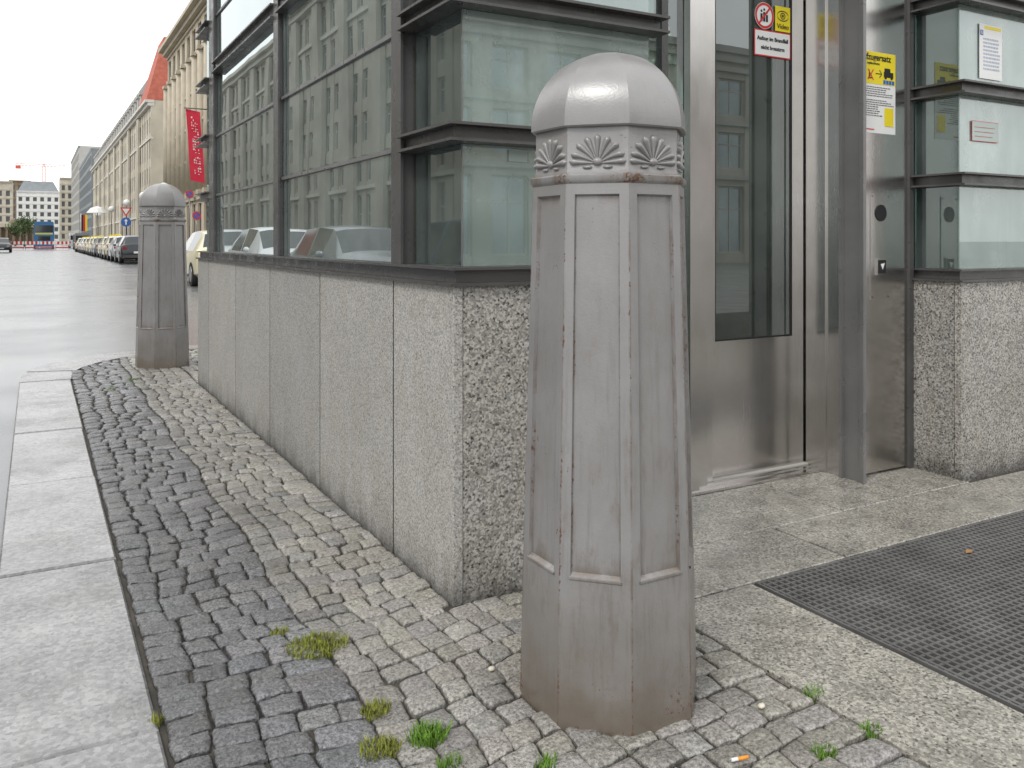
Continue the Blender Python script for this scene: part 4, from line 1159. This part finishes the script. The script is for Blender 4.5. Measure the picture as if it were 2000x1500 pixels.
for Y, lb in ((72, 'second globe street lamp along the tan buildings'), (86, 'third globe street lamp along the tan buildings'), (104, 'fourth globe street lamp along the tan buildings'), (126, 'farthest globe street lamp along the tan buildings')):
    dup(l0, (7.4, Y, 0), 0, lb)
r = empty('parasol', (onroad(190, 95), 95, 0), 0, 'white cafe parasol on the pavement among the lamps', 'parasol')
a = MB(); a.tube((0, 0, 0), (0, 0, 4.3), .04, .04, 8); a.build('pole', M['steel_mid'], r, world=False)
a = MB(); b_ = len(a.v); a.v += [(1.0*math.cos(2*PI*i/12), 1.0*math.sin(2*PI*i/12), 3.9) for i in range(12)]+[(.6*math.cos(2*PI*i/12), .6*math.sin(2*PI*i/12), 4.4) for i in range(12)]+[(0, 0, 4.6)]
for i in range(12): j = (i+1) % 12; a.face([i, j, 12+j, 12+i]); a.face([12+i, 12+j, 24])
a.build('canopy', M['white'], r, world=False)
def sign(loc, label, kind, h=2.6):
    r = empty('traffic_sign', loc, 0, label, 'traffic sign')
    a = MB(); a.tube((0, 0, -.1), (0, 0, h+.25), .035, .035, 8); a.build('post', M['steel_mid'], r, world=False)
    if kind == 'stop':
        a = MB(); disc(a, 0, h, -.045, .22); a.build('red_ring', M['red'], r, world=False, recalc=False)
        a = MB(); disc(a, 0, h, -.050, .16); a.build('blue_disc', M['blue'], r, world=False, recalc=False)
        a = MB(); a.v = [(-.14, -.055, h+.10), (-.10, -.055, h+.14), (.14, -.055, h-.10), (.10, -.055, h-.14)]; a.face([0, 1, 2, 3]); a.build('red_bar', M['red'], r, world=False, recalc=False)
    else:
        a = MB(); disc(a, 0, h-.7, -.045, .32); a.build('blue_disc', M['blue'], r, world=False, recalc=False)
        a = MB(); a.box(-.04, .04, -.056, -.05, h-.88, h-.60); a.v += [(-.12, -.055, h-.64), (.12, -.055, h-.64), (0, -.055, h-.48)]; a.face([8, 9, 10]); a.build('white_arrow', M['white'], r, world=False, recalc=False)
        a = MB(); a.v = [(-.38, -.045, h+.30), (.38, -.045, h+.30), (0, -.045, h-.34)]; a.face([0, 1, 2]); a.build('red_triangle', M['red'], r, world=False, recalc=False)
        a = MB(); a.v = [(-.24, -.05, h+.22), (.24, -.05, h+.22), (0, -.05, h-.18)]; a.face([0, 1, 2]); a.build('white_field', M['white'], r, world=False, recalc=False)
    return r
sign((onroad(246, 64), 64, 0), 'blue arrow sign under a give way triangle left of the far bollard', 'arrow', 3.1)
sign((onroad(370, 50), 50, 0), 'round no stopping sign below the red banner', 'stop', 3.7)
sign((onroad(384, 46), 46, 0), 'round no stopping sign just above the cream taxi', 'stop', 2.4)
r = empty('flag', (onroad(158, 150), 150, 0), 0, 'small black red and gold flag hanging down the street', 'flag')
a = MB(); a.tube((0, 0, 0), (0, 0, 5.4), .05, .05, 8); a.build('pole', M['white'], r, world=False)
for k, mt in enumerate(('black', 'red', 'yellow')):
    a = MB(); a.box(.06+k*.28, .06+(k+1)*.28-.005, -.01, .01, 2.6, 5.2); a.build('stripe', M[mt], r, world=False)
def tree(loc, label, h, r, n=900):
    t = empty('tree', loc, 0, label, 'tree', None)
    a = MB(); a.tube((0, 0, -.1), (0, 0, h*.5), r*.09, r*.05, 8)
    for k in range(6):
        an = k*1.05; a.tube((0, 0, h*.4), (math.cos(an)*r*.6, math.sin(an)*r*.6, h*.72), r*.04, r*.015, 5)
    a.build('trunk', M['bark'], t, world=False)
    a = MB(); cl = [(random.uniform(-.6, .6)*r, random.uniform(-.6, .6)*r, h*random.uniform(.5, .9)) for _ in range(14)]
    for i in range(n):
        c = random.choice(cl); p = Vector(c)+Vector((random.gauss(0, 1), random.gauss(0, 1), random.gauss(0, 1)))*r*.2
        u = Vector((random.gauss(0, 1), random.gauss(0, 1), random.gauss(0, 1))).normalized()*r*.07; w = u.orthogonal().normalized()*r*.06
        b = len(a.v); a.v += [tuple(p-u), tuple(p+w), tuple(p+u), tuple(p-w)]; a.face([b, b+1, b+2, b+3])
    a.build('crown', M['leaf'], t, recalc=False, world=False)
tree((onroad(48, 210), 210, 0), 'green tree before the white building at the street end', 6.5, 2.6)
tree((onroad(30, 230), 230, 0), 'smaller green tree by the brown pavilion', 5.5, 2.2)

# ================================================================== LIGHT, WORLD, CAMERA
w = bpy.data.worlds.new('World'); S.world = w; w.use_nodes = True; nt = w.node_tree; nt.nodes.clear()
out = nt.nodes.new('ShaderNodeOutputWorld'); bg = nt.nodes.new('ShaderNodeBackground')
sky = nt.nodes.new('ShaderNodeTexSky'); sky.sky_type = 'NISHITA'; sky.sun_disc = False
sky.sun_elevation = RD(52); sky.sun_rotation = RD(-60); sky.dust_density = 3.; sky.air_density = 1.
mx = nt.nodes.new('ShaderNodeMix'); mx.data_type = 'RGBA'; mx.inputs[0].default_value = .90
nt.links.new(sky.outputs[0], mx.inputs[6])
tc = nt.nodes.new('ShaderNodeTexCoord'); nz = nd(nt, 'ShaderNodeTexNoise', Scale=1.6, Detail=4., Roughness=.5); nt.links.new(tc.outputs['Generated'], nz.inputs['Vector'])
cl = ramp(nt, nz.outputs['Fac'], [(.3, (.90, .92, .95)), (.7, (1., 1., 1.))])
m2 = nt.nodes.new('ShaderNodeMix'); m2.data_type = 'RGBA'; m2.blend_type = 'MULTIPLY'; m2.inputs[0].default_value = 1.; m2.inputs[7].default_value = (11.6, 11.6, 11.5, 1)
nt.links.new(cl, m2.inputs[6]); nt.links.new(m2.outputs[2], mx.inputs[7])
nt.links.new(mx.outputs[2], bg.inputs[0]); bg.inputs[1].default_value = .15; nt.links.new(bg.outputs[0], out.inputs[0])
sl = bpy.data.lights.new('sun', 'SUN'); sl.energy = 1.4; sl.angle = RD(12); sl.color = (1, .97, .93)
so = bpy.data.objects.new('sun', sl); COL.objects.link(so)
d = Vector((-.62, -.35, .80)).normalized(); so.rotation_euler = d.to_track_quat('Z', 'Y').to_euler()
cam = bpy.data.cameras.new('camera'); co_ = bpy.data.objects.new('camera', cam); COL.objects.link(co_)
cam.sensor_width = 36; cam.lens = FPX/2000*36; cam.shift_y = -(750-470)/2000; cam.clip_start = .05; cam.clip_end = 4000
co_.location = (0, 0, EYE); co_.rotation_euler = (PI/2, 0, -YAW)
S.camera = co_
S.view_settings.view_transform = 'Standard'; S.view_settings.look = 'None'; S.view_settings.exposure = 0
